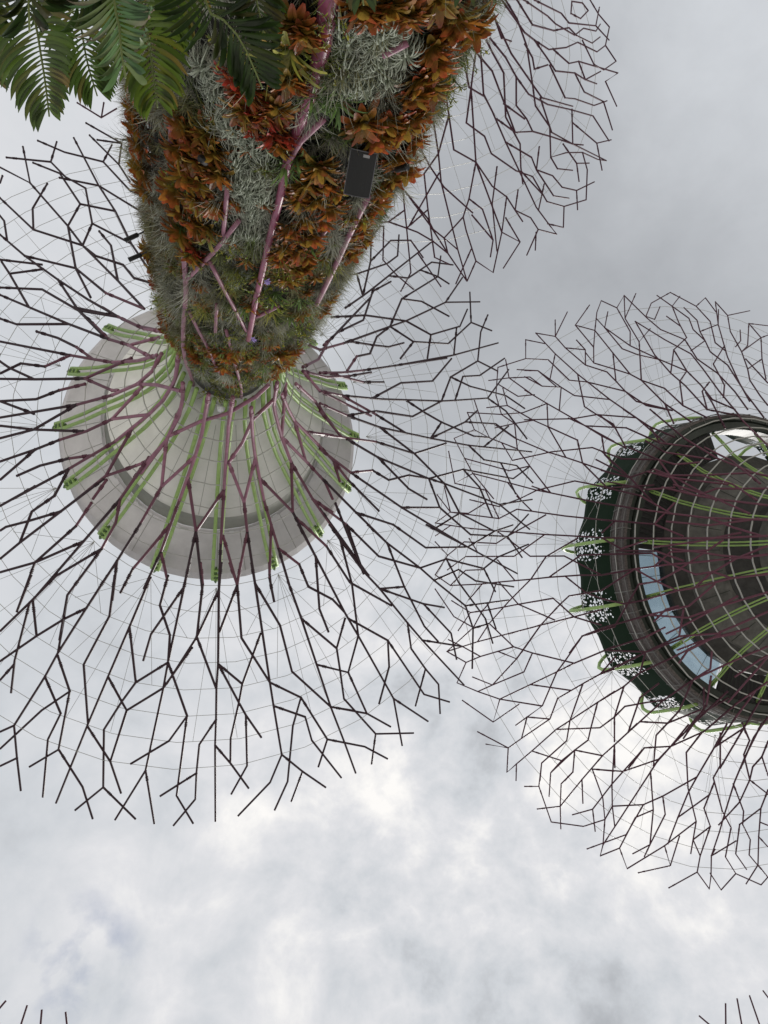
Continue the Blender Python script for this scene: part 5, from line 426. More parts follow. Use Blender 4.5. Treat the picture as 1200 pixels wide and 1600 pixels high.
mb = MB(); mb.lathe([(42.75 + EYE, 10.02), (42.6 + EYE, 10.1), (42.6 + EYE, 10.55), (42.85 + EYE, 10.65), (42.7 + EYE, 10.75), (42.7 + EYE, 11.1), (44.1 + EYE, 11.1), (44.1 + EYE, 10.0), (42.75 + EYE, 10.02)], 72)
mb.build('deck_ring', MT['ring_dark'], treeB)
for a0, a1, m_, nm in ((184, 252, 'deck_dark', 'deck_soffit'), (60, 116, 'deck_dark', 'deck_soffit'), (118, 183.6, 'glass', 'glass_floor')):
    mb = MB(); mb.lathe([(42.95 + EYE, 8.05), (42.9 + EYE, 10.04), (43.05 + EYE, 10.04), (43.1 + EYE, 8.05)], 20, a0, a1); dk = mb.build(nm, MT[m_], treeB)
    mb = MB()
    for k in range(int((a1 - a0) / (2.2 if m_ == 'deck_dark' else 9)) + 1):
        t = R(a0 + k * (2.2 if m_ == 'deck_dark' else 9)); mb.tube([(8.1 * math.cos(t), 8.1 * math.sin(t), 42.86 + EYE), (10 * math.cos(t), 10 * math.sin(t), 42.83 + EYE)], .03 if m_ == 'deck_dark' else .018, 4)
    mb.build('slat' if m_ == 'deck_dark' else 'mullion', MT['ring_dark'], dk)
mb = MB(); mb.lathe([(42.78 + EYE, 10.95), (42.66 + EYE, 11.02), (42.72 + EYE, 11.2), (43.4 + EYE, 11.22), (43.45 + EYE, 11.27), (44.25 + EYE, 11.25), (44.3 + EYE, 11.12)], 96); mb.build('walkway', MT['walk'], treeB)
mb = MB()
for k in range(48):
    t = R(3 + k * 7.5); mb.tube([(q * math.cos(t), q * math.sin(t), z + EYE) for q, z in ((10.75, 42.62), (11.3, 42.75), (11.42, 43.5), (11.3, 44.3))], .035, 4)
for r, z in ((11.29, 42.85), (11.33, 43.5), (11.3, 44.2)): mb.tube([(r * math.cos(R(5 * k)), r * math.sin(R(5 * k)), z + EYE) for k in range(73)], .028, 5)
mb.build('walkway_rail', MT['rail'], treeB)
OFFB = 186.6
mb = MB(); V = []; C = []; n = 256; rows = [(44.2, 11.28, 0), (44.9, 11.4, .5), (45.7, 11.5, 1), (46.6, 11.6, 1), (47.5, 11.72, .8), (47.9, 11.7, .7)]
for z, r, pw in rows:
    for j in range(n):
        a = OFFB + j * 360 / n; ph_ = ((j * 16 / n + .5) % 1 - .5) * 2          # 0 at a rib, 1 half way
        rr = r + (.40 * (1 - abs(ph_)) ** 1.3 - .14) * (z - 44.2) / 3.4
        V.append((rr * math.cos(R(a)), rr * math.sin(R(a)), z + EYE)); C.append([max(0, 1.2 - abs(abs(ph_) - .26) * 2.7) * pw] * 3)
F = [(i * n + j, i * n + (j + 1) % n, (i + 1) * n + (j + 1) % n, (i + 1) * n + j) for i in range(len(rows) - 1) for j in range(n)]
mb.add(V, F); mb.c.append(np.array(C)); mb.build('fascia', MT['perf'], treeB)
B_path = [(34.5, 2.9), (37, 4.1), (38.5, 4.9), (39.7, 5.8), (40.9, 6.95), (41.8, 8.0), (42.35, 9.0), (42.9, 9.9)]
struts(treeB, B_path, OFFB, 16, MT['green'], (.12, .09), .060)
for k in range(16):      # lime hooks that carry the fascia
    t = R(OFFB + 22.5 * k); mb = MB(); mb.tube([(q[1] * math.cos(t), q[1] * math.sin(t), q[0] + EYE) for q in [(43.6, 11.38), (44.8, 11.75), (46.0, 12.02), (47.0, 12.22), (47.8, 12.38), (48.5, 12.40), (49.2, 12.2), (49.7, 11.7), (49.9, 11.1), (49.9, 10.6)]], .125, 10); mb.build('hook', MT['green'], treeB, True)
rings(treeB, RB[:9], PROF_B, .06, .052, 36, 2); rings(treeB, RB[9:], PROF_B, .024, .018, 36, 2)
guys(treeB, [(-8, 16.6), (8, 16.6), (0, 19.2), (-14, 13.0), (14, 13.0), (-4, 20.5), (4, 20.5)], PROF_B, 47.0, 12.6, OFFB, 16, .013)
NB = decode(NET_B); rb_ = random.Random(12)      # the inner net is denser than the outer one: cross members between neighbouring ribs
for k in range(20):
    a = R(rb_.uniform(100, 262)); r = rb_.uniform(4.5, 10.5); s_ = rb_.choice((-1, 1)) * R(rb_.uniform(4, 9))
    NB.append([(a, r), (a + s_, r + rb_.uniform(1.2, 2.6)), (a + s_ * rb_.uniform(.9, 1.4), r + rb_.uniform(3, 4.2))])
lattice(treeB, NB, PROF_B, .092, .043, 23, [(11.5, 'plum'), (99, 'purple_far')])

# ---- the tree behind the trunk, upper right
LOC_C = axis(39.7, -1.335)
treeC = empty('supertree', LOC_C, 'giant steel tree whose bare crown spreads behind the planted trunk at the top right', 'steel tree', 'giant steel trees')
trunk(treeC, TRUNK_A)
rings(treeC, RA, PROF_A, .028, .016, 32, 4)
guys(treeC, [(-9, 12.0), (9, 12.0), (0, 15.7), (-15, 9.8), (15, 9.8)], PROF_A, 34.15, 7.5, 87.2, 16, .012)
lattice(treeC, decode(NET_C), PROF_A, .075, .042, 18, [(99, 'purple_far')])
# ---- two more crowns whose tips reach into the bottom corners
def far_tree(a, b, rot, label, mir=1):
    loc = (a * 37, b * 37, 0); t = empty('supertree', loc, label, 'steel tree', 'giant steel trees'); trunk(t, TRUNK_A)
    rings(t, RA, PROF_A, .028, .016, 32, 4)
    lattice(t, [[(th_ * mir, r_) for th_, r_ in l] for l in NA], PROF_A, .075, .042, 18, [(99, 'purple_far')], rot); return t
far_tree(-0.2573, 0.8767, R(FE), 'far steel tree whose crown tips just enter the bottom left corner')
far_tree(0.905, 0.9943, R(FF_), 'far steel tree whose crown tips just enter the bottom right corner', -1)
# ------------------------------------------------------------------ plants on the trunk
def strip(mb, p0, d0, up, L, w, bend, n, c0, c1, fold=.25, tip=.0, curl=None, sweep=0, base=.55, keel=.82):
    """one leaf: a tapering strip that starts at p0 along d0 and bends towards -up (and sideways by sweep)"""
    p = np.array(p0, float); d = np.array(d0, float); d /= np.linalg.norm(d); V = []; C = []
    side = np.cross(d, up); side /= np.linalg.norm(side) + 1e-9; nrm = np.cross(side, d)
    for i in range(n + 1):
        u = i / n; ww = w * min(1, base + u * 2.2 * (1 - base)) * (1 - max(0, (u - .6) / .4) ** 1.8 * (1 - tip))
        V += [p - side * ww / 2 + nrm * ww * fold, p, p + side * ww / 2 + nrm * ww * fold]
        c = np.array(c0) * (1 - u) + np.array(c1) * u; C += [c, c * keel, c]
        p = p + d * L / n; a = bend / n * (1 if curl is None else (.4 + 1.6 * u)); ca, sa = math.cos(a), math.sin(a)
        d, nrm = d * ca - nrm * sa, nrm * ca + d * sa
        if sweep: ca, sa = math.cos(sweep / n), math.sin(sweep / n); d, side = d * ca + side * sa, side * ca - d * sa
    F = []
    for i in range(n):
        k = 3 * i; F += [(k, k + 1, k + 4, k + 3), (k + 1, k + 2, k + 5, k + 4)]
    mb.add(V, F); mb.c.append(np.array(C))
def rosette(seed, n, L, w, base, tips, elev=(15, 75), bend=(.5, 1.3), seg=5, fold=.25, tip=.0):
    rr = random.Random(seed); mb = MB()
    for i in range(n):
        u = i / n; az = i * 2.39996 + rr.uniform(-.3, .3); el = R(elev[0] + (elev[1] - elev[0]) * u + rr.uniform(-8, 8))
        d = (math.cos(el) * math.cos(az), math.cos(el) * math.sin(az), math.sin(el)); up = (-math.sin(el) * math.cos(az), -math.sin(el) * math.sin(az), math.cos(el))
        t = rr.choice(tips); k = rr.uniform(.65, 1.25); kb = rr.uniform(.7, 1.2)
        strip(mb, (0.02 * math.cos(az), .02 * math.sin(az), 0.04 * u), d, up, L * rr.uniform(.75, 1.08) * (1 - .25 * u), w * rr.uniform(.85, 1.15), rr.uniform(*bend), seg,
              [x * kb for x in base], [x * k for x in t], fold, tip, True)
    return mb
PROTO = {}
OR = [(.50, .115, .03), (.38, .075, .028), (.52, .19, .04), (.26, .06, .03), (.42, .25, .05), (.32, .085, .035), (.48, .09, .045)]
RD = [(.50, .05, .035), (.40, .05, .03), (.52, .12, .04)]
YL = [(.42, .40, .07), (.36, .34, .06), (.44, .28, .05)]
def protos(kind, k, f): PROTO[kind] = [f(i) for i in range(k)]
protos('o', 6, lambda i: rosette(10 + i, 42 - 4 * (i % 3), .44, .105 + .012 * (i % 3), (.30, .24, .035), OR if i % 3 else OR[2:5], (-8, 62), (.1, 1.0), 6, .2, .30).mesh('bromeliad', MT['brom']))
protos('q', 6, lambda i: rosette(90 + i, 24, .40, (.05, .075, .06)[i % 3], [(.20, .22, .04), (.10, .15, .03), (.26, .12, .04)][i % 3], [OR, [(.20, .24, .05), (.34, .36, .06), (.36, .14, .04)], [(.12, .19, .05), (.17, .24, .05)]][i % 3], (0, 70), (.3, 1.4), 5, .18, .3).mesh('bromeliad', MT['brom']))
protos('r', 3, lambda i: rosette(30 + i, 20, .56, .13, (.22, .08, .03), RD, (5, 66), (.3, 1.1), 6, .16, .25).mesh('bromeliad', MT['brom']))
protos('y', 3, lambda i: rosette(40 + i, 18, .60, .10, (.24, .28, .07), YL, (5, 66), (.3, 1.0), 6, .2, .45).mesh('bromeliad', MT['brom']))
SL = [(.58, .62, .52), (.48, .52, .43), (.68, .71, .61)]
protos('s', 5, lambda i: rosette(50 + i, 95, .50, .019, (.34, .38, .27), SL, (-20, 80), (1.8, 4.4), 9, .15).mesh('air_plant', MT['tuft']))
protos('g', 3, lambda i: rosette(60 + i, 20, .62, .05, (.10, .16, .05), [(.16, .28, .07), (.22, .32, .09)], (0, 75), (.5, 1.4)).mesh('strap_plant', MT['brom']))
protos('f', 3, lambda i: rosette(70 + i, 90, .50, .012, (.16, .18, .06), [(.30, .33, .12), (.24, .29, .13)], (0, 80), (.2, 1.0), 4, .1).mesh('grassy_air_plant', MT['tuft']))
def shrub(seed, cols=((.30, .36, .05), (.18, .26, .05), (.36, .34, .05)), spread=.42, n=120, ls=.075):
    rr = random.Random(seed); mb = MB()
    for s_ in range(9):
        a = rr.uniform(0, 6.28); el = rr.uniform(.2, 1.3); d = np.array((math.cos(a) * math.cos(el), math.sin(a) * math.cos(el), math.sin(el)))
        P = [np.zeros(3)]; 
        for k in range(5): d = d + np.array([rr.uniform(-.25, .25) for _ in range(3)]) + np.array([0, 0, -.08]); d /= np.linalg.norm(d); P.append(P[-1] + d * spread / 5 * rr.uniform(.9, 1.5))
        mb.tube(P, .006, 4); mb.c.append(np.broadcast_to(np.array((.12, .10, .05)), (len(mb.v[-1]), 3)))
        for k in range(n // 9):
            u = rr.uniform(.5, 5); i = int(min(4, u)); p = P[i] + (P[i + 1] - P[i]) * (u - i); c = np.array(rr.choice(cols)) * rr.uniform(.6, 1.25)
            az = rr.uniform(0, 6.28); e = rr.uniform(-.6, 1.2); dd = (math.cos(az) * math.cos(e), math.sin(az) * math.cos(e), math.sin(e))
            strip(mb, p, dd, (-math.sin(e) * math.cos(az), -math.sin(e) * math.sin(az), math.cos(e)), ls * rr.uniform(.7, 1.3), ls * .45, rr.uniform(0, .8), 2, c, c * 1.1)
    return mb
protos('v', 4, lambda i: shrub(80 + i).mesh('leafy_vine', MT['brom']))
INFO = {
 'mix_low': ('small leafy rosette plant in the grey-green planting between the clumps, lower on the neck', 'rosette plant', (.55, 1.0), 'rosette_plant'),
 'mix_high': ('small leafy rosette plant squeezed between the big clumps of the upper trunk', 'rosette plant', (.5, .9), 'rosette_plant'),  # label, category, size range, outward mix, name
 'o_left': ('orange-brown bromeliad on the left outline of the planted trunk, against the sky', 'bromeliad', (.8, 1.05), 'bromeliad'),
 'o_midleft': ('rusty orange bromeliad in the long clump left of the silver curly plants', 'bromeliad', (.85, 1.15), 'bromeliad'),
 'r_top': ('bright red bromeliad just right of the palm-like fronds, high in the photo', 'bromeliad', (.6, .85), 'bromeliad'),
 'o_top': ('brown-orange bromeliad among the red ones left of the thick plum tube', 'bromeliad', (.8, 1.05), 'bromeliad'),
 'y_top': ('large yellow-green strappy bromeliad left of the thick plum tube', 'bromeliad', (1.1, 1.1), 'bromeliad'),
 'o_topright': ('dark orange bromeliad along the top edge of the photo on the trunk', 'bromeliad', (.8, 1.1), 'bromeliad'),
 'o_right': ('orange bromeliad in the band above and right of the black loudspeaker', 'bromeliad', (.85, 1.1), 'bromeliad'),
 'o_rightedge': ('orange bromeliad on the right outline of the trunk past the loudspeaker', 'bromeliad', (.75, .95), 'bromeliad'),
 'o_midright': ('amber bromeliad in the clump between the plum tube and the loudspeaker', 'bromeliad', (.8, 1.1), 'bromeliad'),
 'o_neckleft': ('orange bromeliad on the left side of the trunk neck by the white dish', 'bromeliad', (.9, 1.2), 'bromeliad'),
 'o_neckmid': ('orange bromeliad in the middle of the trunk neck', 'bromeliad', (1.0, 1.25), 'bromeliad'),
 'o_neckright': ('orange-red bromeliad on the right side of the trunk neck', 'bromeliad', (1.0, 1.25), 'bromeliad'),
 'r_left': ('small crimson bromeliad in the grey-green planting of the left trunk half', 'bromeliad', (.6, .75), 'bromeliad'),
 'y_mid': ('lime yellow bromeliad tucked between orange ones on the trunk', 'bromeliad', (.6, .8), 'bromeliad'),
 's_right': ('large silver curly air plant above the loudspeaker, right of the thick plum tube', 'air plant', (.7, 1.1), 'air_plant'),
 's_mid': ('silver curly air plant in the column down the middle of the trunk', 'air plant', (.7, 1.0), 'air_plant'),
 's_neck': ('silver curly air plant low on the neck near the lilac flowers', 'air plant', (.6, .8), 'air_plant'),
 'g_strap': ('green strap-leaved plant beside the plum tubes of the trunk', 'strap plant', (.8, 1.1), 'strap_plant'),
 'f_fine': ('pale green fine-bladed air plant like a burst of needles on the trunk', 'air plant', (.7, 1.0), 'grassy_air_plant'),
 'v_neck': ('yellow-green small-leaved creeper where the trunk neck meets the crown', 'creeper', (1.1, 1.6), 'leafy_vine'),
 'v_right': ('small-leaved green creeper on the upper part of the planted trunk', 'creeper', (.7, 1.0), 'leafy_vine'),
}
pr = random.Random(21)
# small plants of mixed kinds between the big clumps, mostly on the lower half of the crown neck
MIX = [(pr.uniform(62, 134), pr.uniform(12.5, 20.5)) for _ in range(90)] + [(pr.uniform(55, 135), pr.uniform(7, 13)) for _ in range(40)] + [(pr.uniform(42, 152), pr.uniform(18.5, 22.6)) for _ in range(50)]
MIX = [q for q in MIX if not (46 < q[0] < 82 and q[1] < 11.6)]
PLANTS['mix_low'] = [q for q in MIX if q[1] >= 12.5]; PLANTS['mix_high'] = [q for q in MIX if q[1] < 12.5]
for key, (lab, cat, (s0, s1), nm) in INFO.items():
    spots = list(PLANTS[key]); 
    if key in ('s_mid', 's_right'): spots = spots + [(a + pr.uniform(-5, 5), z + pr.uniform(-.5, .5)) for a, z in spots]
    for (a, z) in spots:
        big = key[0] in 'or' ; p, nrm = srf(a + pr.uniform(-1, 1), z + pr.uniform(-.1, .1), -.12 if not big else -.06)
        ax = (nrm * pr.uniform(.75, 1.0) + Vector((0, 0, pr.uniform(.25, .75))) + Vector([pr.uniform(-.22, .22) for _ in range(3)])).normalized()
        o = bpy.data.objects.new(nm, pr.choice(PROTO[key[0]] if key[0] != 'm' else PROTO[pr.choice('qqqvvfgsoo')])); COL.objects.link(o)
        s = pr.uniform(s0, s1) * (.92 if z > 14 else 1); q = ax.to_track_quat('Z', 'Y'); o.rotation_mode = 'QUATERNION'
        from mathutils import Quaternion
        o.rotation_quaternion = q @ Quaternion((0, 0, 1), pr.uniform(0, 6.28)); o.location = p; o.scale = (s, s, s * pr.uniform(.85, 1.1))
        tag(o, lab, cat, lab.split(',')[0] + 's' if len(spots) > 1 else None)
# fuzzy cover of small air plants, one uncountable mass
def tuft_template(seed, n, L, w, bend, spread):
    rr = random.Random(seed); mb = MB()
    for i in range(n):
        az = rr.uniform(0, 6.28); el = math.acos(rr.uniform(math.cos(R(spread)), 1)); el = math.pi / 2 - el
        d = np.array((math.cos(el) * math.cos(az), math.cos(el) * math.sin(az), math.sin(el))); up = np.array((-math.sin(el) * math.cos(az), -math.sin(el) * math.sin(az), math.cos(el)))
        side = np.cross(d, up); p = np.zeros(3) + np.array((rr.uniform(-.08, .08), rr.uniform(-.08, .08), 0)); V = []; l = L * rr.uniform(.6, 1.1); b = rr.uniform(*bend); seg = 4
        for k in range(seg + 1):
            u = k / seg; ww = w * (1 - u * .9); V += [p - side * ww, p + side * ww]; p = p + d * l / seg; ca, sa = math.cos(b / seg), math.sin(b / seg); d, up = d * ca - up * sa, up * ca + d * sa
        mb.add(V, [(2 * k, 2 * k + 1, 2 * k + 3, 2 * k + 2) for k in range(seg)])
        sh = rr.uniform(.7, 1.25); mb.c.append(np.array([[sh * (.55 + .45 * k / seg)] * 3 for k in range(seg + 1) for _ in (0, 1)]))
    return np.concatenate(mb.v), np.array(mb.f), np.concatenate(mb.c)
TP_ = {'straight': [tuft_template(1 + i, 56, .34, .0065, (.1, .9), 78) for i in range(3)], 'curl': [tuft_template(11 + i, 46, .36, .007, (1.2, 3.2), 85) for i in range(3)],
       'short': [tuft_template(21 + i, 44, .20, .008, (.1, 1.0), 80) for i in range(3)],
       'big': [tuft_template(31 + i, 90, .52, .0075, (.1, 1.3), 85) for i in range(4)]}
PAL = {'silver': (.55, .56, .46), 'grey': (.40, .39, .31), 'olive': (.30, .29, .15), 'green': (.17, .24, .07), 'brown': (.25, .17, .11), 'yellow': (.42, .42, .10)}
tr_ = random.Random(5); vv = []; ff = []; cc = []; nv = 0
for i in range(3700):
    front = i < 3000
    z = tr_.uniform(3.5, 24.3); a = 98 + tr_.uniform(-100, 100) if front else 98 + tr_.uniform(100, 260)
    p, nrm = srf(a, z, -.22 + (.10 if tr_.random() < .3 else 0)); 
    if math.sin(a * .21 + z * 1.9) + math.sin(a * .13 - z * 2.7 + 2) + tr_.uniform(-.5, .5) > 1.25 and front: continue
    pat = math.sin(a * .09 + z * .7) + math.sin(a * .05 - z * 1.3 + 1) + tr_.uniform(-.9, .9)
    if z > 21.5: kind = tr_.choice(['yellow', 'green', 'olive', 'grey', 'green']); tp = 'short'
    elif a > 128: kind = tr_.choice(['olive', 'olive', 'grey', 'brown', 'silver']); tp = 'straight'
    elif 98 < a < 118 and z < 15: kind = tr_.choice(['silver', 'silver', 'grey']); tp = 'curl'
    elif 55 < a < 85 and z < 9.5: kind = tr_.choice(['silver', 'silver', 'grey', 'green']); tp = 'curl'
    elif pat > .6: kind = tr_.choice(['grey', 'silver', 'olive']); tp = 'straight'
    elif pat < -.9: kind = tr_.choice(['brown', 'green', 'olive']); tp = 'short'
    else: kind = tr_.choice(['grey', 'olive', 'silver', 'green', 'grey']); tp = 'straight'
    if tr_.random() < .16 and z < 22: tp = 'big'; kind = tr_.choice(['silver', 'silver', 'silver', 'grey', 'olive', 'yellow'])
    V, F, C = tr_.choice(TP_[tp]); ax = (nrm + Vector([tr_.uniform(-.4, .4) for _ in range(3)]) + Vector((0, 0, .25))).normalized()
    q = (ax.to_track_quat('Z', 'Y') @ Quaternion((0, 0, 1), tr_.uniform(0, 6.28))).to_matrix(); s = tr_.uniform(.75, 1.35)
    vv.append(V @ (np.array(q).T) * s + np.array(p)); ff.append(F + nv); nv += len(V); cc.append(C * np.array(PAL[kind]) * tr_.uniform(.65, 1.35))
VV = np.concatenate(vv).astype(np.float32); FF = np.concatenate(ff).astype(np.int32); CC = np.concatenate(cc)
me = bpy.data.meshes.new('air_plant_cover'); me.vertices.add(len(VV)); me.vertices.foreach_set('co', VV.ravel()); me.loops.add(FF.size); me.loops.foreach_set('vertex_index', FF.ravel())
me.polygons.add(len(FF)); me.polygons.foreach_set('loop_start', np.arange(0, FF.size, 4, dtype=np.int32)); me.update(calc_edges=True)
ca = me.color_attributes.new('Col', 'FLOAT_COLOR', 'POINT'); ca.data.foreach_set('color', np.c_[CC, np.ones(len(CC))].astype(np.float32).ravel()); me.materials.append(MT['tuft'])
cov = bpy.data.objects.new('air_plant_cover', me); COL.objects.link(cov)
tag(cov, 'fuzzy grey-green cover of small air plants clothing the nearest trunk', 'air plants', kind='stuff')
# lilac flowers
for k, (a, z) in enumerate(((88.5, 13.6), (87.5, 16.9))):
    p, nrm = srf(a, z, .22); mb = MB(); rr = random.Random(k)
    for i in range(14):
        az = i * 2.4; e = rr.uniform(-.2, 1.2); strip(mb, (0, 0, 0), (math.cos(az) * math.cos(e), math.sin(az) * math.cos(e), math.sin(e)), (-math.sin(e) * math.cos(az), -math.sin(e) * math.sin(az), math.cos(e)), rr.uniform(.04, .10), .028, .6, 3, (1, 1, 1), (1, 1, 1), .1, .4)
    mb.c = []; o = mb.build('lilac_flower', MT['lavender']); o.location = p
    tag(o, ('tiny lilac flower cluster beside the plum tube in mid trunk', 'tiny lilac flower cluster just above the thick pink tube end on the neck')[k], 'flower')

# ------------------------------------------------------------------ loudspeaker and spotlights
(sa, sz) = PLANTS['spk'][0]; p, nrm = srf(sa, sz, .55); p = p - e1 * .13 - e2 * .17
spk = empty('loudspeaker', p, 'black box loudspeaker hanging on the planted trunk', 'loudspeaker')
to_cam = (Vector((0, 0, EYE)) - p).normalized()
# the long side follows the trunk's height, the face looks down and slightly past the camera
fz = (to_cam + Vector((-.10, .0, 0)) + e2 * 0.30 + e1 * .22).normalized(); long_ = (e2 * -1 + e1 * .09).normalized(); long_ = (long_ - fz * long_.dot(fz)).normalized(); wx = long_.cross(fz).normalized()
MS = Matrix((wx, long_, fz)).transposed(); W_, H_, D_ = .41, .66, .40
mb = MB(); V = []
prof_ = [(-W_ / 2, 0), (-W_ / 4, .03), (0, .04), (W_ / 4, .03), (W_ / 2, 0), (W_ * .36, -D_), (-W_ * .36, -D_)]
for s in (-1, 1):
    for x, z in prof_: V.append(MS @ Vector((x, s * H_ / 2, z)))
n = len(prof_); mb.add([tuple(v_) for v_ in V], [tuple(range(n)), tuple(range(2 * n - 1, n - 1, -1))] + [(i, i + n, (i + 1) % n + n, (i + 1) % n) for i in range(n)])
mb.build('cabinet', MT['black'], spk)
mb = MB(); V = []; gx = [(-W_ * .46, .012), (-W_ / 4, .036), (0, .047), (W_ / 4, .036), (W_ * .46, .012)]
for s in (-1, 1):
    for x, z in gx: V.append(tuple(MS @ Vector((x, s * H_ * .475, z))))
    for x, z in gx: V.append(tuple(MS @ Vector((x, s * H_ * .475, z - .02))))
mb.add(V, [(i, i + 1, i + 11, i + 10) for i in range(4)] + [(0, 1, 6, 5), (1, 2, 7, 6), (2, 3, 8, 7), (3, 4, 9, 8), (10, 15, 16, 11), (11, 16, 17, 12), (12, 17, 18, 13), (13, 18, 19, 14), (0, 5, 15, 10), (4, 14, 19, 9)])
gr = mb.build('grille', MT['grille'], spk)
mb = MB(); mb.box(MS @ Vector((W_ * .10, H_ * .41, .052)), .10, .042, .008, MS); mb.build('badge', MT['badge'], spk)
mb = MB()
for pts in ([(-W_ / 2, -1), (-W_ / 2, 1)], [(W_ / 2, -1), (W_ / 2, 1)]): mb.tube([tuple(MS @ Vector((x, s * H_ / 2, .0))) for x, s in pts], .009, 5)
for s in (-1, 1): mb.tube([tuple(MS @ Vector((x, s * H_ / 2, z))) for x, z in prof_[:5]], .009, 5)
mb.build('edging', MT['lip'], spk)
mb = MB(); top = MS @ Vector((0, H_ / 2, -D_ * .5))
mb.tube([tuple(top), tuple(top + Vector((0, 0, -.05)) + long_ * .12), tuple(-nrm * .6 + long_ * .35)], .03, 6)
for sx in (-1, 1): mb.tube([tuple(MS @ Vector((sx * (W_ / 2 + .02), 0, -D_ * .4))), tuple(MS @ Vector((sx * (W_ / 2 + .02), H_ / 2 + .08, -D_ * .5))), tuple(MS @ Vector((0, H_ / 2 + .10, -D_ * .55)))], .016, 5)
mb.build('bracket', MT['black'], spk)
LB = ['black tube spotlight between the orange clump and the silver plants', 'small dark curved spotlight to the right of the loudspeaker', 'upper of two black spotlights sticking out of the left trunk outline', 'lower of two black spotlights sticking out of the left trunk outline']
for k, (a, z) in enumerate(PLANTS['spot'] + PLANTS['spot_edge']):
    p, nrm = srf(a, z, .1); t = empty('spotlight', p, LB[k], 'spotlight', 'black spotlights on the trunk')
    d = (nrm + Vector((0, 0, -.5 if k < 2 else .35))).normalized(); 
    if k < 2: d = (nrm * .5 + Vector((0, 0, -.9))).normalized()
    mb = MB(); mb.tube([(0, 0, 0), tuple(d * .18)], .018, 6); mb.build('arm', MT['black'], t)
    mb = MB(); mb.tube([tuple(d * .14), tuple(d * .16), tuple(d * .44), tuple(d * .46)], [.03, .05, .055, .065], 10); mb.build('lamp_head', MT['black'], t, True)

# ------------------------------------------------------------------ cycad close to the camera
def cpt(x, y, dep):        # a point dep metres in front of the lens
    return Vector((0, 0, EYE)) + (e3 + e1 * ((x - 600) / 1128) + e2 * ((y - 800) / 1128)) * dep
crown = cpt(150, -620, 2.9)
cyc = empty('cycad', (crown.x, crown.y, 0), 'tall cycad with long feathery green fronds in the top left corner', 'cycad')
O = Vector(cyc.location)
mb = MB(); mb.tube([(0, 0, 0), (.03, .02, .8), (-.02, .03, 1.7), tuple(crown - O - Vector((0, 0, .05)))], [.30, .24, .22, .17], 14); mb.build('trunk', MT['bark'], cyc, True)
GR = [(.052, .088, .018), (.042, .070, .015), (.068, .108, .020), (.050, .080, .018), (.075, .090, .018)]
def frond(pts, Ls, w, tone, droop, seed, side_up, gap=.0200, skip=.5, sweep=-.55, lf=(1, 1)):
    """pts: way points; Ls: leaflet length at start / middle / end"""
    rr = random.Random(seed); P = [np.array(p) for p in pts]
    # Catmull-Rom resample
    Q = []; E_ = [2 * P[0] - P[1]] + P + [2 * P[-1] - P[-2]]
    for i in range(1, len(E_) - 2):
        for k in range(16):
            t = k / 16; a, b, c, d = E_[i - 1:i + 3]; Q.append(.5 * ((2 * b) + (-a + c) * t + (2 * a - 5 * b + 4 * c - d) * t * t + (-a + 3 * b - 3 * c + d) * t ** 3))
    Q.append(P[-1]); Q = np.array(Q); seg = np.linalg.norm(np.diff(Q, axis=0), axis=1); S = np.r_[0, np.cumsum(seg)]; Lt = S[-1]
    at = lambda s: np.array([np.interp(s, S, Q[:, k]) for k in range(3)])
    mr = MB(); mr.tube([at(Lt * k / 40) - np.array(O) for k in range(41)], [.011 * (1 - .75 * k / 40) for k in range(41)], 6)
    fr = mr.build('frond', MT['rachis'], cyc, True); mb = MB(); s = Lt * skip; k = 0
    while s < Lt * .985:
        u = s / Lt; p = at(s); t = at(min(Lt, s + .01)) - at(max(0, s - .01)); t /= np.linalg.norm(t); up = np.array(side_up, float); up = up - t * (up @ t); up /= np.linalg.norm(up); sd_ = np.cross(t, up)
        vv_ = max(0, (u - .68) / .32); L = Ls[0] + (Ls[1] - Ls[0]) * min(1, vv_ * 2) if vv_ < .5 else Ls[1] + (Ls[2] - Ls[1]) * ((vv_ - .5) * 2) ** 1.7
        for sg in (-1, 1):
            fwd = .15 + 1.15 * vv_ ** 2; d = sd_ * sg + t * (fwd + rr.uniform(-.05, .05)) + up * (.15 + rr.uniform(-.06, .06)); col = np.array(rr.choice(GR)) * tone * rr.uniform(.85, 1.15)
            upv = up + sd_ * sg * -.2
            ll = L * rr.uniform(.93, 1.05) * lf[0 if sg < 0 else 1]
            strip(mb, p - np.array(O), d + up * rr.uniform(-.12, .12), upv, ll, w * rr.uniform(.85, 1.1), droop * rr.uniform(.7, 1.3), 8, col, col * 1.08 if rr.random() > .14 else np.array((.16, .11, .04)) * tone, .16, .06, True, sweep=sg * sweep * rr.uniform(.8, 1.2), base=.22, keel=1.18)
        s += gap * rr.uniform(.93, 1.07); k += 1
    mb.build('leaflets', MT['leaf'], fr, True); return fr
toward = -e3
K = dict(w=.0225)
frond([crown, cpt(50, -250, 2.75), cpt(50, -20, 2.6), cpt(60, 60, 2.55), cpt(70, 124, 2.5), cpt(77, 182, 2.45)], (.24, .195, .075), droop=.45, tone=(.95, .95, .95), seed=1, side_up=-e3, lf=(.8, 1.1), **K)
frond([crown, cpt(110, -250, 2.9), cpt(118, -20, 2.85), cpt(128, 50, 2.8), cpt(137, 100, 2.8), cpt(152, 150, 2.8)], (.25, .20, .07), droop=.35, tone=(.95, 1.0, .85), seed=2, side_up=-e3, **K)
frond([crown, cpt(200, -250, 2.3), cpt(178, -30, 2.2), cpt(186, 40, 2.15), cpt(190, 85, 2.1), cpt(196, 122, 2.1)], (.17, .19, .13), droop=1.0, tone=(1.5, 1.65, 3.4), seed=3, side_up=e3 + e2 * -.3, **dict(K, w=.024))  # grey-blue tone imitates gloss on this frond's upper side
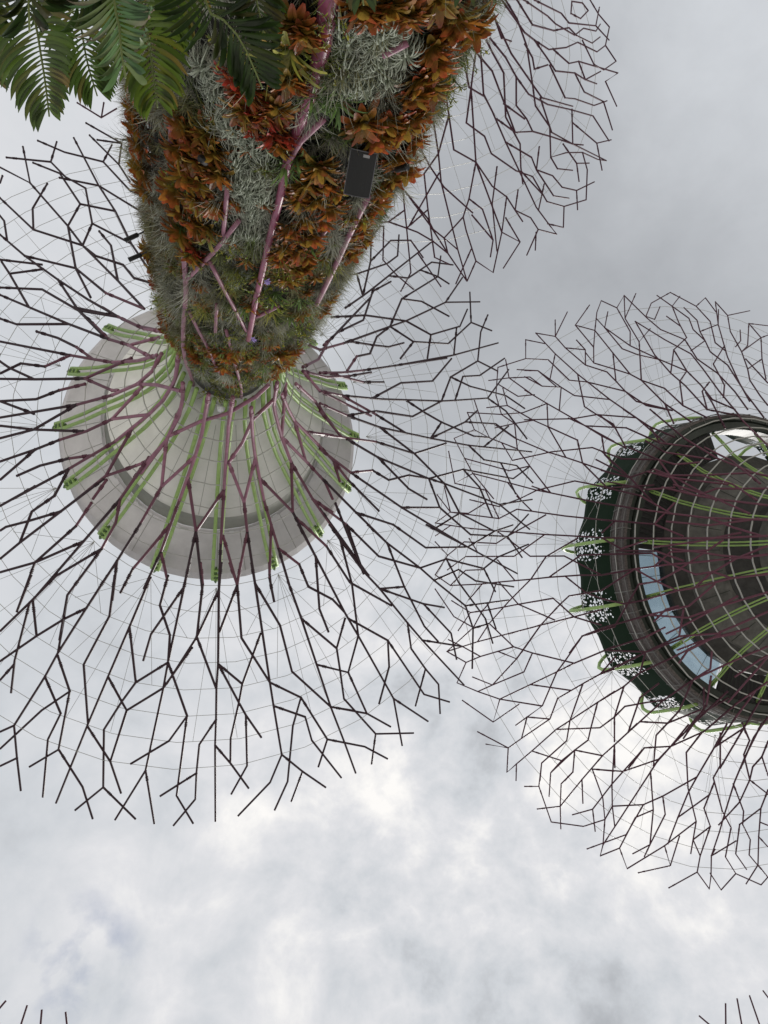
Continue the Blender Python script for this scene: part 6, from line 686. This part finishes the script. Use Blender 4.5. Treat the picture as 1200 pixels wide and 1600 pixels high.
frond([crown, cpt(250, -260, 2.8), cpt(222, -20, 2.7), cpt(232, 60, 2.65), cpt(239, 112, 2.65), cpt(246, 168, 2.6)], (.22, .19, .09), droop=.4, tone=(1.2, 1.15, .8), seed=4, side_up=-e3, **K)
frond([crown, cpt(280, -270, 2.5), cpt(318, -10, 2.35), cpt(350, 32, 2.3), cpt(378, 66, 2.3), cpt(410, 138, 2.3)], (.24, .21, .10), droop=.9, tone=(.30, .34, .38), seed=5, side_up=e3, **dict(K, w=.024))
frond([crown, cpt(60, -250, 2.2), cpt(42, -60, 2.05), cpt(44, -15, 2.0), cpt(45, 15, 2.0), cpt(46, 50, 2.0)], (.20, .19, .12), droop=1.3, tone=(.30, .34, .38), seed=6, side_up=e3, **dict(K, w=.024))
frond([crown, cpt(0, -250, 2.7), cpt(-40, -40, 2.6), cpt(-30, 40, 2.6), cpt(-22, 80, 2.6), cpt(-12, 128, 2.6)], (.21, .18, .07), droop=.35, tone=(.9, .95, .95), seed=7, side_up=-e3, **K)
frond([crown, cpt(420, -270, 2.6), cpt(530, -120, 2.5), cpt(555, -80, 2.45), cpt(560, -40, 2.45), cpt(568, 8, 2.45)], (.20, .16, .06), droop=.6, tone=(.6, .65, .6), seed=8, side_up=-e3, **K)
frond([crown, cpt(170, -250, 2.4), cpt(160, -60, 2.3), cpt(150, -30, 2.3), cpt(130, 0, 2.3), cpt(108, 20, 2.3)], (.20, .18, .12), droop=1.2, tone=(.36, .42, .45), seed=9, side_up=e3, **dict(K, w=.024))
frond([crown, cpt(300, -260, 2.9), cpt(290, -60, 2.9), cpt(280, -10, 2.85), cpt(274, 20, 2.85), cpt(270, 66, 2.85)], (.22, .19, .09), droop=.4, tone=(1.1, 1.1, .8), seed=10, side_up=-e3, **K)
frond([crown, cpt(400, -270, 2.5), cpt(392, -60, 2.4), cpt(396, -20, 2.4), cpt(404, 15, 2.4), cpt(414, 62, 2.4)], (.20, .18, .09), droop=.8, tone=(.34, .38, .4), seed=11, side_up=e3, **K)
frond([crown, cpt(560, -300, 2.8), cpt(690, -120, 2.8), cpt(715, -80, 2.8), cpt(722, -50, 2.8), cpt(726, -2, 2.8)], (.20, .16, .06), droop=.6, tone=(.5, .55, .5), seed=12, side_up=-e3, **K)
